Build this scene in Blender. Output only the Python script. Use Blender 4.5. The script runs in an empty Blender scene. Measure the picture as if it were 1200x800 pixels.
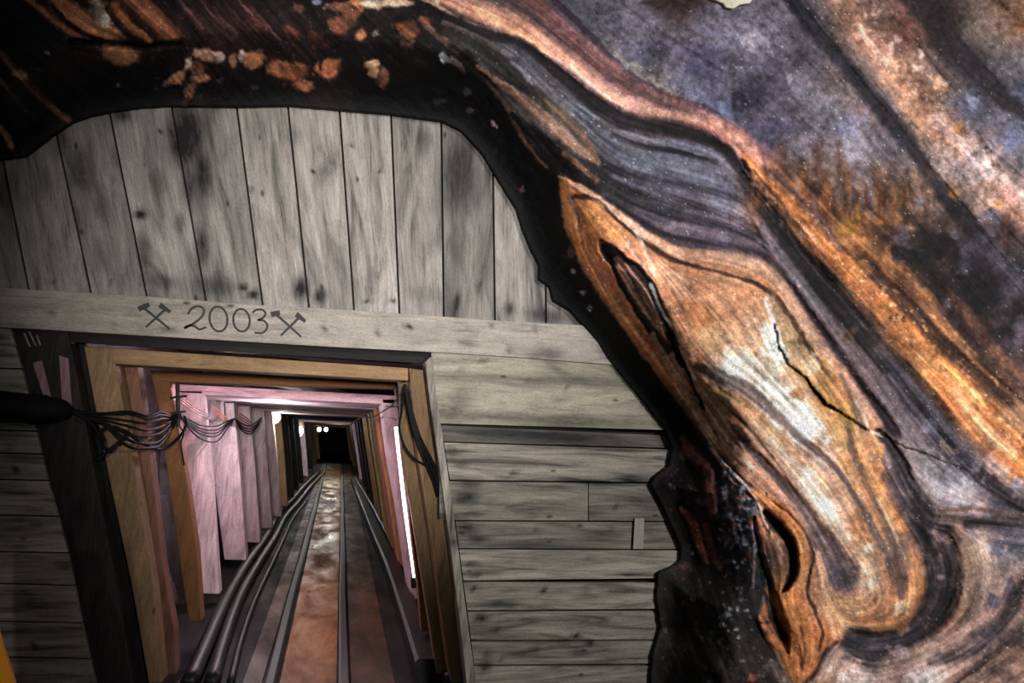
import bpy, bmesh, math, random
import numpy as np
from mathutils import Vector, Matrix
random.seed(7); rng = np.random.default_rng(11)
scene = bpy.context.scene
COL = scene.collection

# ------------------------------------------------------------------ camera frame (perspective solved from the photo's lines)
FPX = 859.0; DC = 4.3; HC = 1.46
aY = np.array([395-600, 508-400, FPX], float); aY /= np.linalg.norm(aY)
aX = np.array([3800., 384., FPX]); aX -= aX.dot(aY)*aY; aX /= np.linalg.norm(aX)
aZ = np.cross(aX, aY)
CAMP = np.array([0., -DC, HC])
def ray(px, py):
    r = np.stack([np.asarray(px, float)-600, np.asarray(py, float)-400, np.full(np.shape(px), FPX)], -1)
    return np.stack([r@aX, r@aY, r@aZ], -1)
def W(px, py, Y=0.0):                      # the point of the vertical plane y=Y seen there
    r = ray(px, py); t = (Y+DC)/r[..., 1:2]
    return CAMP + r*t
def F(px, py, z=0.0):                      # the point of the floor seen there
    r = ray(px, py); t = (z-HC)/r[..., 2:3]
    return CAMP + r*t
cam_d = bpy.data.cameras.new('camera'); cam = bpy.data.objects.new('camera', cam_d); COL.objects.link(cam)
cam_d.sensor_width = 36; cam_d.lens = FPX/1200*36; cam_d.clip_end = 200; cam_d.clip_start = .02
R = Matrix(((aX[0], -aX[1], -aX[2]), (aY[0], -aY[1], -aY[2]), (aZ[0], -aZ[1], -aZ[2])))
cam.matrix_world = Matrix.Translation(Vector(CAMP)) @ R.to_4x4()
scene.camera = cam

# ------------------------------------------------------------------ helpers
def srgb(c):
    c = np.asarray(c, float)/255
    return np.where(c <= .04045, c/12.92, ((c+.055)/1.055)**2.4)
def col4(c): return tuple(srgb(c))+(1,)
def tag(o, label=None, cat=None, group=None, kind=None):
    if label: o['label'] = label
    if cat: o['category'] = cat
    if group: o['group'] = group
    if kind: o['kind'] = kind
    return o
def empty(name, loc):
    o = bpy.data.objects.new(name, None); o.empty_display_size = .1; COL.objects.link(o); o.location = Vector(loc); return o
def link(name, me, mat, parent=None, smooth=False):
    me.name = name
    o = bpy.data.objects.new(name, me); COL.objects.link(o)
    if mat: me.materials.append(mat)
    if smooth:
        me.polygons.foreach_set('use_smooth', [True]*len(me.polygons))
    if parent:
        o.parent = parent; o.matrix_parent_inverse = Matrix.Translation(-parent.location)
    return o
STAINS = []      # (px,py,rx,ry,angle,strength): stains and knots on the boards, found on the wall plane
def finish(bm, along, name, mat, parent=None, smooth=False, stain=False, dx=0., tone=1.):
    bmesh.ops.recalc_face_normals(bm, faces=bm.faces)
    me = bpy.data.meshes.new(name); bm.to_mesh(me); bm.free()
    n = len(me.vertices); co = np.empty(n*3); me.vertices.foreach_get('co', co); co = co.reshape(-1, 3)
    a = np.asarray(along, float); a /= np.linalg.norm(a)
    ref = np.array([0, 1., 0]) if abs(a[1]) < .8 else np.array([0, 0, 1.])
    b = np.cross(a, ref); b /= np.linalg.norm(b); c = np.cross(a, b)
    off = rng.random(3)*20
    g = np.stack([co@a+off[0], co@b+off[1], co@c+off[2]], -1)
    at = me.attributes.new('grain', 'FLOAT_VECTOR', 'POINT'); at.data.foreach_set('vector', g.ravel())
    st = np.zeros(n)
    if stain:
        for (wx, wz, rx, rz, an, s) in STAINS:
            u = co[:, 0]-wx; v = co[:, 2]-wz; ca, sa = math.cos(an), math.sin(an)
            d = ((u*ca+v*sa)/rx)**2+((-u*sa+v*ca)/rz)**2
            st = np.maximum(st, s*np.exp(-d**1.3))
    at = me.attributes.new('stain', 'FLOAT', 'POINT'); at.data.foreach_set('value', st)
    at = me.attributes.new('tone', 'FLOAT', 'POINT'); at.data.foreach_set('value', np.full(n, tone))
    return link(name, me, mat, parent, smooth)
def prism_bm(pts, depth, bevel=.004, cell=0, bm=None):     # pts: polygon of 3-D points in one y plane, extruded to +y
    own = bm is None
    bm = bm or bmesh.new()
    v0 = [bm.verts.new(p) for p in pts]; v1 = [bm.verts.new((p[0], p[1]+depth, p[2])) for p in pts]
    f = [bm.faces.new(v0), bm.faces.new(v1[::-1])]
    n = len(pts)
    for i in range(n): f.append(bm.faces.new((v0[i], v1[i], v1[(i+1) % n], v0[(i+1) % n])))
    bmesh.ops.recalc_face_normals(bm, faces=f)
    if bevel and own:
        bmesh.ops.bevel(bm, geom=list(bm.edges), offset=bevel, segments=2, profile=.6, affect='EDGES', clamp_overlap=True)
    if cell:
        for ax in (0, 2):
            lo = min(v.co[ax] for v in bm.verts); hi = max(v.co[ax] for v in bm.verts)
            k = int((hi-lo)/cell)
            for i in range(1, k+1):
                c = [0, 0, 0]; c[ax] = lo+i*cell; nn = [0, 0, 0]; nn[ax] = 1
                bmesh.ops.bisect_plane(bm, geom=list(bm.verts)+list(bm.edges)+list(bm.faces), plane_co=c, plane_no=nn, dist=1e-6)
    return bm
def pxpoly(pts, Y): return [Vector(W(x, y, Y)) for x, y in pts]
def smooth_path(P, n=6):
    P = [np.array(p, float) for p in P]
    if len(P) < 3: 
        return [P[0]+(P[1]-P[0])*t for t in np.linspace(0, 1, n+1)]
    Q = [2*P[0]-P[1]]+P+[2*P[-1]-P[-2]]; out = []
    for i in range(1, len(Q)-2):
        a, b, c, d = Q[i-1:i+3]
        for t in np.arange(n)/n:
            out.append(.5*((2*b)+(c-a)*t+(2*a-5*b+4*c-d)*t*t+(-a+3*b-3*c+d)*t**3))
    out.append(P[-1]); return out
def tube_bm(path, r, seg=8, bm=None, cap=True, rough=0):
    bm = bm or bmesh.new(); rings = []; up = Vector((0.13, 0.21, 1)).normalized()
    path = [Vector(p) for p in path]; prev = None
    for i, p in enumerate(path):
        t = (path[min(i+1, len(path)-1)]-path[max(i-1, 0)]).normalized()
        a = t.cross(up if prev is None else prev)
        if prev is not None: a = (prev-t*prev.dot(t)).normalized()
        else: a = a.normalized()
        prev = a; b = t.cross(a)
        rr = r[i] if hasattr(r, '__len__') else r
        rr *= 1+rough*(random.random()-.5)
        rings.append([bm.verts.new(p+(a*math.cos(k*2*math.pi/seg)+b*math.sin(k*2*math.pi/seg))*rr) for k in range(seg)])
    for i in range(len(rings)-1):
        for k in range(seg):
            bm.faces.new((rings[i][k], rings[i][(k+1) % seg], rings[i+1][(k+1) % seg], rings[i+1][k]))
    if cap: bm.faces.new(rings[0][::-1]); bm.faces.new(rings[-1])
    return bm
def box_bm(c, s, bm=None, rot=None):
    bm = bm or bmesh.new(); M = Matrix.Translation(Vector(c)) @ (rot.to_4x4() if rot else Matrix()) @ Matrix.Diagonal((*s, 1))
    bmesh.ops.create_cube(bm, size=1, matrix=M); return bm
def fit(u, s): return u*u*(3-2*u) if s else u
def ss(e0, e1, x):
    t = np.clip((x-e0)/(e1-e0), 0, 1); return t*t*(3-2*t)

# ------------------------------------------------------------------ materials
def newmat(name):
    m = bpy.data.materials.new(name); m.use_nodes = True; nt = m.node_tree; nt.nodes.clear()
    out = nt.nodes.new('ShaderNodeOutputMaterial'); b = nt.nodes.new('ShaderNodeBsdfPrincipled'); nt.links.new(b.outputs[0], out.inputs[0])
    return m, nt, b
def N(nt, t, **k):
    n = nt.nodes.new(t)
    for a, v in k.items():
        if a.startswith('i_'): n.inputs[int(a[2:])].default_value = v
        else: setattr(n, a, v)
    return n
def ramp(nt, fac, stops):
    r = N(nt, 'ShaderNodeValToRGB'); e = r.color_ramp.elements
    while len(e) < len(stops): e.new(.5)
    for i, (p, c) in enumerate(stops): e[i].position = p; e[i].color = c if len(c) == 4 else (*c, 1)
    nt.links.new(fac, r.inputs[0]); return r.outputs[0]
def mix(nt, f, a, b, mode='MIX'):
    n = N(nt, 'ShaderNodeMix', data_type='RGBA', blend_type=mode)
    for i, v in ((0, f), (6, a), (7, b)):
        if hasattr(v, 'links'): nt.links.new(v, n.inputs[i])
        else: n.inputs[i].default_value = v
    return n.outputs[2]
def noise(nt, vec, scale, detail=6, rough=.6, dist=0.):
    n = N(nt, 'ShaderNodeTexNoise'); n.inputs['Scale'].default_value = scale; n.inputs['Detail'].default_value = detail
    n.inputs['Roughness'].default_value = rough; n.inputs['Distortion'].default_value = dist
    nt.links.new(vec, n.inputs['Vector']); return n.outputs[0]
def vmul(nt, vec, s):
    n = N(nt, 'ShaderNodeVectorMath', operation='MULTIPLY'); nt.links.new(vec, n.inputs[0]); n.inputs[1].default_value = s; return n.outputs[0]
def wood(name, dark, mid, light, rough=.75, patch=.6, grain=1., bump=.35, vary=.25, pv=(2.2, 7, 7)):
    m, nt, b = newmat(name)
    at = N(nt, 'ShaderNodeAttribute', attribute_name='grain'); st = N(nt, 'ShaderNodeAttribute', attribute_name='stain')
    v = at.outputs['Vector']
    g1 = noise(nt, vmul(nt, v, (3.2, 42*grain, 42*grain)), 1.0, 10, .72, .9)
    g2 = noise(nt, vmul(nt, v, (60, 190*grain, 190*grain)), 1.0, 4, .7)
    p = noise(nt, vmul(nt, v, pv), 1.0, 5, .6, 1.2)
    c = ramp(nt, g1, [(.3, col4(dark)), (.44, col4(mid)), (.75, col4(light))])
    f = ramp(nt, g2, [(.3, (.62, .62, .62)), (.6, (1.08, 1.08, 1.08))])
    c = mix(nt, .75, c, f, 'MULTIPLY')
    pf = ramp(nt, p, [(.32, (.22, .21, .21)), (.46, (.78, .77, .76)), (.64, (1.28, 1.27, 1.26))])
    c = mix(nt, patch, c, pf, 'MULTIPLY')
    # knots
    vo = N(nt, 'ShaderNodeTexVoronoi'); nt.links.new(vmul(nt, v, (3.2, 6.5, 6.5)), vo.inputs['Vector']); vo.inputs['Scale'].default_value = 1.0
    k = ramp(nt, vo.outputs['Distance'], [(.035, (.12, .1, .09)), (.085, (1, 1, 1))])
    c = mix(nt, .8, c, k, 'MULTIPLY')
    oi = N(nt, 'ShaderNodeObjectInfo')
    mr = N(nt, 'ShaderNodeMapRange'); nt.links.new(oi.outputs['Random'], mr.inputs[0]); mr.inputs[3].default_value = 1-vary; mr.inputs[4].default_value = 1+vary*.6; tn_ = N(nt, 'ShaderNodeAttribute', attribute_name='tone'); tm_ = N(nt, 'ShaderNodeMath', operation='MULTIPLY'); nt.links.new(mr.outputs[0], tm_.inputs[0]); nt.links.new(tn_.outputs['Fac'], tm_.inputs[1])
    hv = N(nt, 'ShaderNodeVectorMath', operation='SCALE'); nt.links.new(c, hv.inputs[0]); nt.links.new(tm_.outputs[0], hv.inputs['Scale'])
    sn = N(nt, 'ShaderNodeMath', operation='MULTIPLY_ADD'); nt.links.new(noise(nt, vmul(nt, v, (9, 30, 30)), 1.0, 5, .7), sn.inputs[0]); sn.inputs[1].default_value = 1.5; sn.inputs[2].default_value = .42
    sm = N(nt, 'ShaderNodeMath', operation='MULTIPLY', use_clamp=True); nt.links.new(sn.outputs[0], sm.inputs[0]); nt.links.new(st.outputs['Fac'], sm.inputs[1])
    c = mix(nt, sm.outputs[0], hv.outputs[0], (.006, .005, .005, 1))
    nt.links.new(c, b.inputs['Base Color']); b.inputs['Roughness'].default_value = rough; b.inputs['Specular IOR Level'].default_value = .25
    bp = N(nt, 'ShaderNodeBump'); bp.inputs['Strength'].default_value = bump; bp.inputs['Distance'].default_value = .01
    nt.links.new(g1, bp.inputs['Height']); nt.links.new(bp.outputs[0], b.inputs['Normal'])
    return m
def plain(name, c, rough=.5, metal=0., emit=None, es=0., var=.25, sc=20, bump=.1, spec=.5):
    m, nt, b = newmat(name)
    tc = N(nt, 'ShaderNodeNewGeometry'); n = noise(nt, tc.outputs['Position'], sc, 5)
    c2 = ramp(nt, n, [(.3, tuple(srgb(c)*(1-var))), (.7, tuple(np.minimum(srgb(c)*(1+var), 1)))])
    nt.links.new(c2, b.inputs['Base Color']); b.inputs['Roughness'].default_value = rough; b.inputs['Metallic'].default_value = metal; b.inputs['Specular IOR Level'].default_value = spec
    if emit: b.inputs['Emission Color'].default_value = col4(emit); b.inputs['Emission Strength'].default_value = es
    bp = N(nt, 'ShaderNodeBump'); bp.inputs['Strength'].default_value = bump; bp.inputs['Distance'].default_value = .01
    nt.links.new(n, bp.inputs['Height']); nt.links.new(bp.outputs[0], b.inputs['Normal'])
    return m
M_GREY = wood('weathered_grey_board', (80, 74, 70), (128, 122, 117), (160, 154, 148), vary=.06, patch=.85, pv=(1.3, 6, 6))
M_GREYH = wood('weathered_grey_board_horizontal', (72, 68, 63), (118, 112, 104), (150, 142, 129), patch=.95, vary=.04, pv=(1.3, 13, 13))
M_BEAM = wood('pale_grey_beam', (104, 98, 91), (138, 131, 122), (160, 152, 140), patch=.45, grain=.7, vary=.04)
M_BOARD = wood('broad_olive_grey_board', (98, 94, 82), (134, 128, 114), (158, 150, 132), patch=.8, grain=.7, vary=.02, pv=(1.2, 5, 5))
M_TAN = wood('tan_timber', (88, 66, 46), (126, 99, 70), (148, 119, 86), patch=.35, grain=.8, vary=.05)
M_RED = wood('reddish_timber', (74, 46, 38), (112, 74, 60), (138, 98, 78), patch=.4, vary=.05)
M_BROWN = wood('brown_timber', (80, 50, 30), (118, 78, 46), (138, 94, 56), patch=.3, grain=.8, vary=.05)
M_PINK = wood('pink_lit_timber', (150, 118, 122), (200, 172, 176), (228, 206, 210), patch=.55, grain=.8, bump=.2, vary=.1, pv=(2.2, 9, 9))  # pink lamplight put into the colour of the pale timber
M_AMBER = wood('amber_timber', (120, 72, 50), (178, 116, 84), (204, 146, 108), patch=.4, grain=.8, vary=.05)
M_YELL = wood('yellowish_timber', (130, 110, 60), (182, 158, 96), (206, 186, 120), patch=.4, grain=.8, vary=.05)
M_DARKW = wood('shade_dark_timber', (16, 13, 12), (32, 26, 25), (56, 46, 42), patch=.7)  # shade on the outer post is put into this dark colour
M_SLIVER = wood('pinkish_light_sliver', (80, 58, 62), (128, 98, 104), (160, 130, 134), patch=.5)  # light coming through the gap, painted as a wood colour
M_BLACKW = wood('near_black_timber', (8, 7, 7), (18, 15, 15), (34, 28, 27), patch=.6)  # shade in the gap and recess put into colour; also the backing
M_INK = plain('black_paint', (22, 20, 20), .7)
M_CABLE = plain('black_cable_rubber', (9, 8, 10), .7, spec=.15)
M_COPPER = plain('copper_coloured_cable', (150, 84, 62), .45)
M_STEEL = plain('dark_rusty_steel', (24, 18, 17), .5, 0, spec=.35)
M_PIPE = plain('dark_wet_pipe', (22, 18, 20), .45, 0, bump=.6, sc=9, spec=.3, var=.5)
M_ORANGE = plain('orange_paint', (255, 160, 14), .5, var=.03)
M_TAG = plain('pale_paper', (120, 116, 108), .8, var=.15)
M_BULB = plain('lit_lamp_glass', (255, 255, 255), .3, emit=(235, 246, 255), es=30)
M_LITEDGE = plain('glowing_post_edge', (255, 255, 255), .3, emit=(250, 236, 250), es=5)  # glow for the lit post edge, which is no lamp
M_BRASS = plain('brass_lamp_bracket', (190, 150, 100), .4, .6)
M_FLAKE = plain('pale_salt_flake', (226, 220, 192), .6, bump=.6, var=.15)

# rock of the tunnel
def rockmat(name, a, b_, sc=3., rough=.7, bump=.8):
    m, nt, b = newmat(name)
    tc = N(nt, 'ShaderNodeNewGeometry'); n = noise(nt, tc.outputs['Position'], sc, 9, .65, .4)
    c = ramp(nt, n, [(.35, col4(a)), (.7, col4(b_))]); nt.links.new(c, b.inputs['Base Color']); b.inputs['Roughness'].default_value = rough
    bp = N(nt, 'ShaderNodeBump'); bp.inputs['Strength'].default_value = bump; bp.inputs['Distance'].default_value = .08
    nt.links.new(n, bp.inputs['Height']); nt.links.new(bp.outputs[0], b.inputs['Normal']); return m
M_TROCK = rockmat('dark_tunnel_rock', (24, 20, 20), (62, 54, 52))
def floormat(name, ca, cb, cc, rlo=.24, rhi=.5):
    m, nt, b = newmat(name)
    g = N(nt, 'ShaderNodeNewGeometry'); p = g.outputs['Position']
    n1 = noise(nt, vmul(nt, p, (3.5, 1.2, 1)), 1.0, 7, .6, .5); n2 = noise(nt, vmul(nt, p, (24, 9, 1)), 1.0, 5, .6)
    c = ramp(nt, n1, [(.3, col4(ca)), (.5, col4(cb)), (.7, col4(cc))])
    c = mix(nt, .5, c, ramp(nt, n2, [(.3, (.55, .55, .55)), (.65, (1.1, 1.1, 1.1))]), 'MULTIPLY')
    nt.links.new(c, b.inputs['Base Color'])
    r = ramp(nt, n1, [(.35, (rhi,)*3), (.65, (rlo,)*3)]); nt.links.new(r, b.inputs['Roughness'])
    bp = N(nt, 'ShaderNodeBump'); bp.inputs['Strength'].default_value = .25; bp.inputs['Distance'].default_value = .012
    nt.links.new(n2, bp.inputs['Height']); nt.links.new(bp.outputs[0], b.inputs['Normal']); b.inputs['Specular IOR Level'].default_value = .16; return m
M_FLOOR = floormat('wet_dark_mud', (14, 10, 9), (24, 18, 16), (38, 28, 23), .6, .85)
M_WALK = floormat('wet_brown_walkway', (88, 54, 28), (134, 86, 44), (160, 106, 56), .24, .72)
M_WALK2 = floormat('wet_dark_brown_walkway', (34, 21, 15), (66, 41, 27), (92, 58, 38), .42, .7)

# ================================================================== THE OPENING: edge of the rock arch round the boarded bulkhead (picture lines on the wall plane)
OPEN = [(-400,250),(-200,200),(-60,190),(0,187),(30,183),(45,172),(60,160),(85,143),(105,136),(128,131),(165,126),(200,124),(280,125),(340,124),(400,129),
 (460,134),(517,142),(540,153),(565,180),(585,213),(605,245),(612,268),(621,290),(632,312),(631,327),(644,336),(648,352),(668,364),(684,382),
 (700,400),(712,420),(725,436),(745,460),(765,485),(779,502),(788,525),(784,545),(768,557),(762,567),(775,590),(788,618),(798,640),(797,656),(786,664),(771,670),
 (769,700),(774,735),(764,768),(762,820),(758,1100),(-400,1100)]
def clip(quad, subj=OPEN):
    area = sum(quad[i][0]*quad[(i+1) % len(quad)][1]-quad[(i+1) % len(quad)][0]*quad[i][1] for i in range(len(quad)))
    q = quad if area > 0 else quad[::-1]; out = list(subj)
    for i in range(len(q)):
        a, b = q[i], q[(i+1) % len(q)]; inp = out; out = []
        def side(p): return (b[0]-a[0])*(p[1]-a[1])-(b[1]-a[1])*(p[0]-a[0])
        for j in range(len(inp)):
            p, r = inp[j-1], inp[j]; sp, sr = side(p), side(r)
            if (sp >= 0) != (sr >= 0):
                t = sp/(sp-sr); out.append((p[0]+(r[0]-p[0])*t, p[1]+(r[1]-p[1])*t))
            if sr >= 0: out.append(r)
        if not out: return []
    res = []
    for p in out:
        if not res or math.dist(p, res[-1]) > .8: res.append(p)
    if len(res) > 1 and math.dist(res[0], res[-1]) < .8: res.pop()
    return res
def stain(px, py, rx, ry, ang=0, s=.9):      # ang: tilt in degrees
    c = W(px, py, 0); k = abs(W(px+1, py, 0)[0]-c[0])
    STAINS.append((c[0], c[2], rx*k, ry*k, math.radians(ang), s))
# stains of the upper boards
for a in [(218,160,26,48,8,.95),(238,205,14,42,8,.8),(222,215,12,30,8,.7),(142,135,14,12,0,.7),(95,200,16,34,18,.6),(70,170,18,22,0,.35),(165,252,9,7,20,.95),(188,215,10,22,15,.45),
          (170,290,9,22,14,.6),(120,240,7,30,16,.45),(55,215,7,20,14,.4),(122,300,16,30,12,.35),(238,290,9,26,8,.8),(212,262,6,14,8,.6),(250,335,26,14,0,.6),(190,330,24,10,0,.55),
          (285,337,8,6,0,.9),(296,345,9,7,0,.9),(353,338,11,18,0,.9),(375,347,8,10,-10,.95),(535,355,4,16,-4,1.),(597,362,7,8,0,.8),(538,205,26,55,0,.75),(533,285,8,40,0,.4),
          (430,352,4,3,0,.9),(460,352,3,3,0,.9),(560,338,3,8,0,.6),(495,345,18,10,0,.3),(498,165,10,16,0,.45),(294,222,3,3,0,1),(366,202,2.5,2.5,0,1),(412,170,3,3,0,.9),(446,200,3,2.5,0,1),
          (345,160,9,14,0,.35),(188,155,4,3,0,.9),(62,330,3,5,0,.8),(88,331,3,3,0,.8),(130,331,3,3,0,.8),(418,310,3,45,0,.35),(300,160,12,20,0,.2),(640,370,30,9,0,.6),(10,215,10,24,0,.4)]: stain(*a)
# beam, big board and side boards
for a in [(137,385,5,3,0,.9),(442,390,4,3,0,.95),(478,383,5,3,0,.95),(63,369,4,3,0,.8),(640,416,24,7,5,.6),(596,411,4,4,0,.8),(545,403,12,4,0,.5),(625,385,3,3,0,.8),(200,386,14,3,0,.7),(573,384,2.5,2.5,0,.8),(380,385,3,3,0,.7),
          (541,432,3,3,0,.9),(565,424,5,3,0,.6),(618,445,11,4,-15,.6),(663,457,4,3,0,.7),(730,458,3,3,0,.7),(620,494,9,4,0,.5),(560,490,26,5,0,.4),
          (545,582,18,10,0,.8),(552,566,16,5,0,.7),(575,590,5,3,0,.8),(600,556,7,3,20,.8),(545,618,16,7,0,.85),(560,632,14,5,0,.8),(531,632,6,9,0,.8),(655,602,4,4,20,.6),(629,619,4,3,0,.8),(714,621,4,4,0,.9),(715,625,30,8,0,.5),
          (722,592,3,3,0,.9),(740,562,22,5,0,.9),(700,565,50,2.5,0,.9),(556,659,6,2.5,0,.95),(548,659,6,2.5,0,.9),(557,672,4,5,0,.9),(690,655,3,3,0,.9),(740,672,40,3,0,.8),(635,690,4,3,0,.9),(554,689,5,3,0,.9),(685,689,6,3,0,.7),
          (586,704,22,5,0,.55),(563,723,9,5,-12,.9),(580,736,4,4,0,.9),(674,745,6,3,0,.95),(571,763,7,3,0,.95),(568,779,8,7,0,.8),(626,761,4,3,0,.9),(588,773,3,2,0,.9),(677,763,11,4,0,.7),(690,752,5,3,0,.9),(600,750,70,2,0,.5),
          (650,600,60,8,0,.35),(540,545,9,5,0,.6),(760,610,25,22,0,.3),(530,530,8,7,0,.5),(650,680,90,3,0,.35),(700,778,40,3,0,.5),(650,640,90,5,0,.45),(640,512,120,9,0,.8),(640,498,100,3,0,.5),
          (630,446,150,7,3,.45),(650,492,150,7,2,.6),(540,470,14,20,0,.3),(4,395,7,6,0,.95),(24,608,9,4,0,.5),(22,640,12,4,0,.6),(40,593,5,2,0,.9),(45,612,7,3,30,.8),(75,661,6,3,0,.9),(20,549,4,4,0,.9),(8,512,40,3,0,.7),(30,500,30,3,0,.7),(42,755,5,3,0,.8),(60,720,30,4,0,.5),(12,525,9,5,0,.5),(20,455,18,3,0,.8),
          (18,620,30,6,0,.4),(45,705,35,7,0,.4)]: stain(*a)

# ------------------------------------------------------------------ gable of upright boards above the beam
JT = [(-420,-365),(-350,-300),(-285,-238),(-215,-172),(-145,-105),(-72,-40),(-8,35),(60,108),(128,173),(202,242),(278,308),(338,362),(398,415),(458,468),(517,520),(577,580),(637,640),(700,700)]
g = empty('board_gable', W(330, 250, 0))
tag(g, 'arched gable of upright weathered grey boards filling the rock opening above the 2003 beam', 'boarding')
for i in range(len(JT)-1):
    (t0, b0), (t1, b1) = JT[i], JT[i+1]
    def at(t, b, y, yb): return (t+(b-t)*(y-130)/(yb-130), y)
    y0b, y1b = 345+.045*max(b0, 0), 345+.045*max(b1, 0)
    q = [at(t0, b0, 90, y0b), at(t1, b1, 90, y1b), at(t1, b1, y1b+10, y1b), at(t0, b0, y0b+10, y0b)]
    gap = 1.1
    q = [(q[0][0]+gap, q[0][1]), (q[1][0]-gap, q[1][1]), (q[2][0]-gap, q[2][1]), (q[3][0]+gap, q[3][1])]
    p = clip(q)
    if len(p) < 3: continue
    Yf = -.004+random.uniform(-.006, .006)
    dirw = W(*q[3], 0)-W(*q[0], 0)
    bm = prism_bm(pxpoly(p, Yf), .03, .003, .022)
    finish(bm, dirw, 'board', M_GREY, g, stain=True, tone=[.8,.86,.8,.9,.84,.8,.86,.8,.92,.84,1.06,1.1,1.2,.84,.62,.86,.7][i])
# the dark packing seen through the joints
def backing(poly, parent, Y=.045):
    finish(prism_bm(pxpoly(poly, Y), .015, 0), (1, 0, 0), 'backing', M_BLACKW, parent)
backing(clip([(-420,100),(720,100),(735,440),(-420,370)]), g)
# ------------------------------------------------------------------ the beam with the year
bp = [(-420,297),(-90,330),(0,337),(175,347),(300,357),(400,362),(580,375),(690,381),(760,384),(760,431),(715,427),(600,418),(500,412),(400,407),(150,392),(0,383),(-90,377),(-420,350)]
YB = -.05
beam = empty('beam', W(330, 380, YB))
tag(beam, 'long pale grey wooden beam painted with 2003 and crossed hammers over the tunnel mouth', 'beam')
cp = clip([(-90,300),(735,300),(735,470),(-90,470)], bp)
cp = [p for p in cp]
bc = []
for p in cp: bc.append(p)
# cut the beam's right end along the rock
def cut_right(poly):
    line = [(684,382),(712,420),(735,450)]
    out = []
    for x, y in poly:
        lim = np.interp(y, [375, 382, 400, 420, 436], [680, 684, 700, 712, 725])
        out.append((min(x, lim+4), y))
    res = []
    for p in out:
        if not res or math.dist(p, res[-1]) > 1: res.append(p)
    return res
bm = prism_bm(pxpoly(cut_right(bp), YB), .10, .006, .03)
finish(bm, W(400, 362, 0)-W(100, 342, 0), 'timber', M_BEAM, beam, stain=True)
def ribbon(name, pts, w, parent, Y, depth=.0025, mat=M_INK, ends=1.0):
    P = smooth_path(pts, 5) if len(pts) > 2 else [np.array(p, float) for p in pts]
    bm = bmesh.new(); rows = []
    for i, p in enumerate(P):
        t = P[min(i+1, len(P)-1)]-P[max(i-1, 0)]; t = t/np.linalg.norm(t); nrm = np.array([-t[1], t[0]])*w/2
        if i in (0, len(P)-1): nrm = nrm*ends
        a = W(*(p+nrm), Y); c = W(*(p-nrm), Y)
        rows.append([bm.verts.new(a), bm.verts.new(c), bm.verts.new(c+np.array([0, depth, 0])), bm.verts.new(a+np.array([0, depth, 0]))])
    for i in range(len(rows)-1):
        for k in range(4): bm.faces.new((rows[i][k], rows[i][(k+1) % 4], rows[i+1][(k+1) % 4], rows[i+1][k]))
    bm.faces.new(rows[0]); bm.faces.new(rows[-1][::-1])
    return finish(bm, (1, 0, 0), name, mat, parent)
YI = YB-.0025
E = lambda L: [(150+x/5, 330+y/5) for x, y in L]
def ell(cx, cy, rx, ry, tilt, a0=100, a1=470):
    o = []
    for a in range(a0, a1+1, 18):
        r = math.radians(a); x, y = rx*math.cos(r), ry*math.sin(r); t = math.radians(tilt)
        o.append((cx+x*math.cos(t)-y*math.sin(t), cy+x*math.sin(t)+y*math.cos(t)))
    return o
ribbon('painted_digit', E([(350,190),(372,158),(410,143),(442,158),(440,192),(402,232),(332,272),(352,258),(385,258),(418,278),(458,266)]), 2.5, beam, YI)['label'] = 'black painted figure 2'
ribbon('painted_digit', E(ell(530,218,52,73,-8)), 2.5, beam, YI)['label'] = 'black painted first figure 0'
ribbon('painted_digit', E(ell(665,225,48,66,-6)), 2.5, beam, YI)['label'] = 'black painted second figure 0'
ribbon('painted_digit', E([(728,180),(755,164),(788,165),(806,185),(790,212),(762,224),(795,228),(816,252),(808,284),(782,300),(742,298)]), 2.5, beam, YI)['label'] = 'black painted figure 3'
def hammers(parts):
    e = empty('hammer_emblem', W(*parts[0][0], YI)); e.parent = beam; e.location -= beam.location
    bpy.context.view_layer.update()
    return e
def emblem(hA, headA, hB, headB):
    bm = bmesh.new()
    def quad(a, b, w0, w1, dep):
        a = np.array(a, float); b = np.array(b, float); t = (b-a)/np.linalg.norm(b-a); n = np.array([-t[1], t[0]])
        pts = [a+n*w0/2, b+n*w1/2, b-n*w1/2, a-n*w0/2]
        prism_bm([Vector(W(p[0], p[1], YI-dep)) for p in pts], .0025+dep, 0, 0, bm)
    quad(*hA, 3., 2.4, 0); quad(*headA, 6.5, 5.5, .0004)
    quad(*hB, 3., 2.4, .0002); quad(*headB, 6.5, 3.6, .0006)
    o = finish(bm, (1, 0, 0), 'hammer_emblem', M_INK, beam); o['label'] = 'black painted crossed hammers'
emblem(((169,361),(199,385.5)), ((162,362),(175,356.5)), ((195,361),(171,383)), ((187,357),(199.5,365.5)))
emblem(((323.5,368),(353,394.5)), ((317.5,368.5),(328,366)), ((351,371.5),(329,393)), ((347,368),(358,376.5)))

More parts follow.
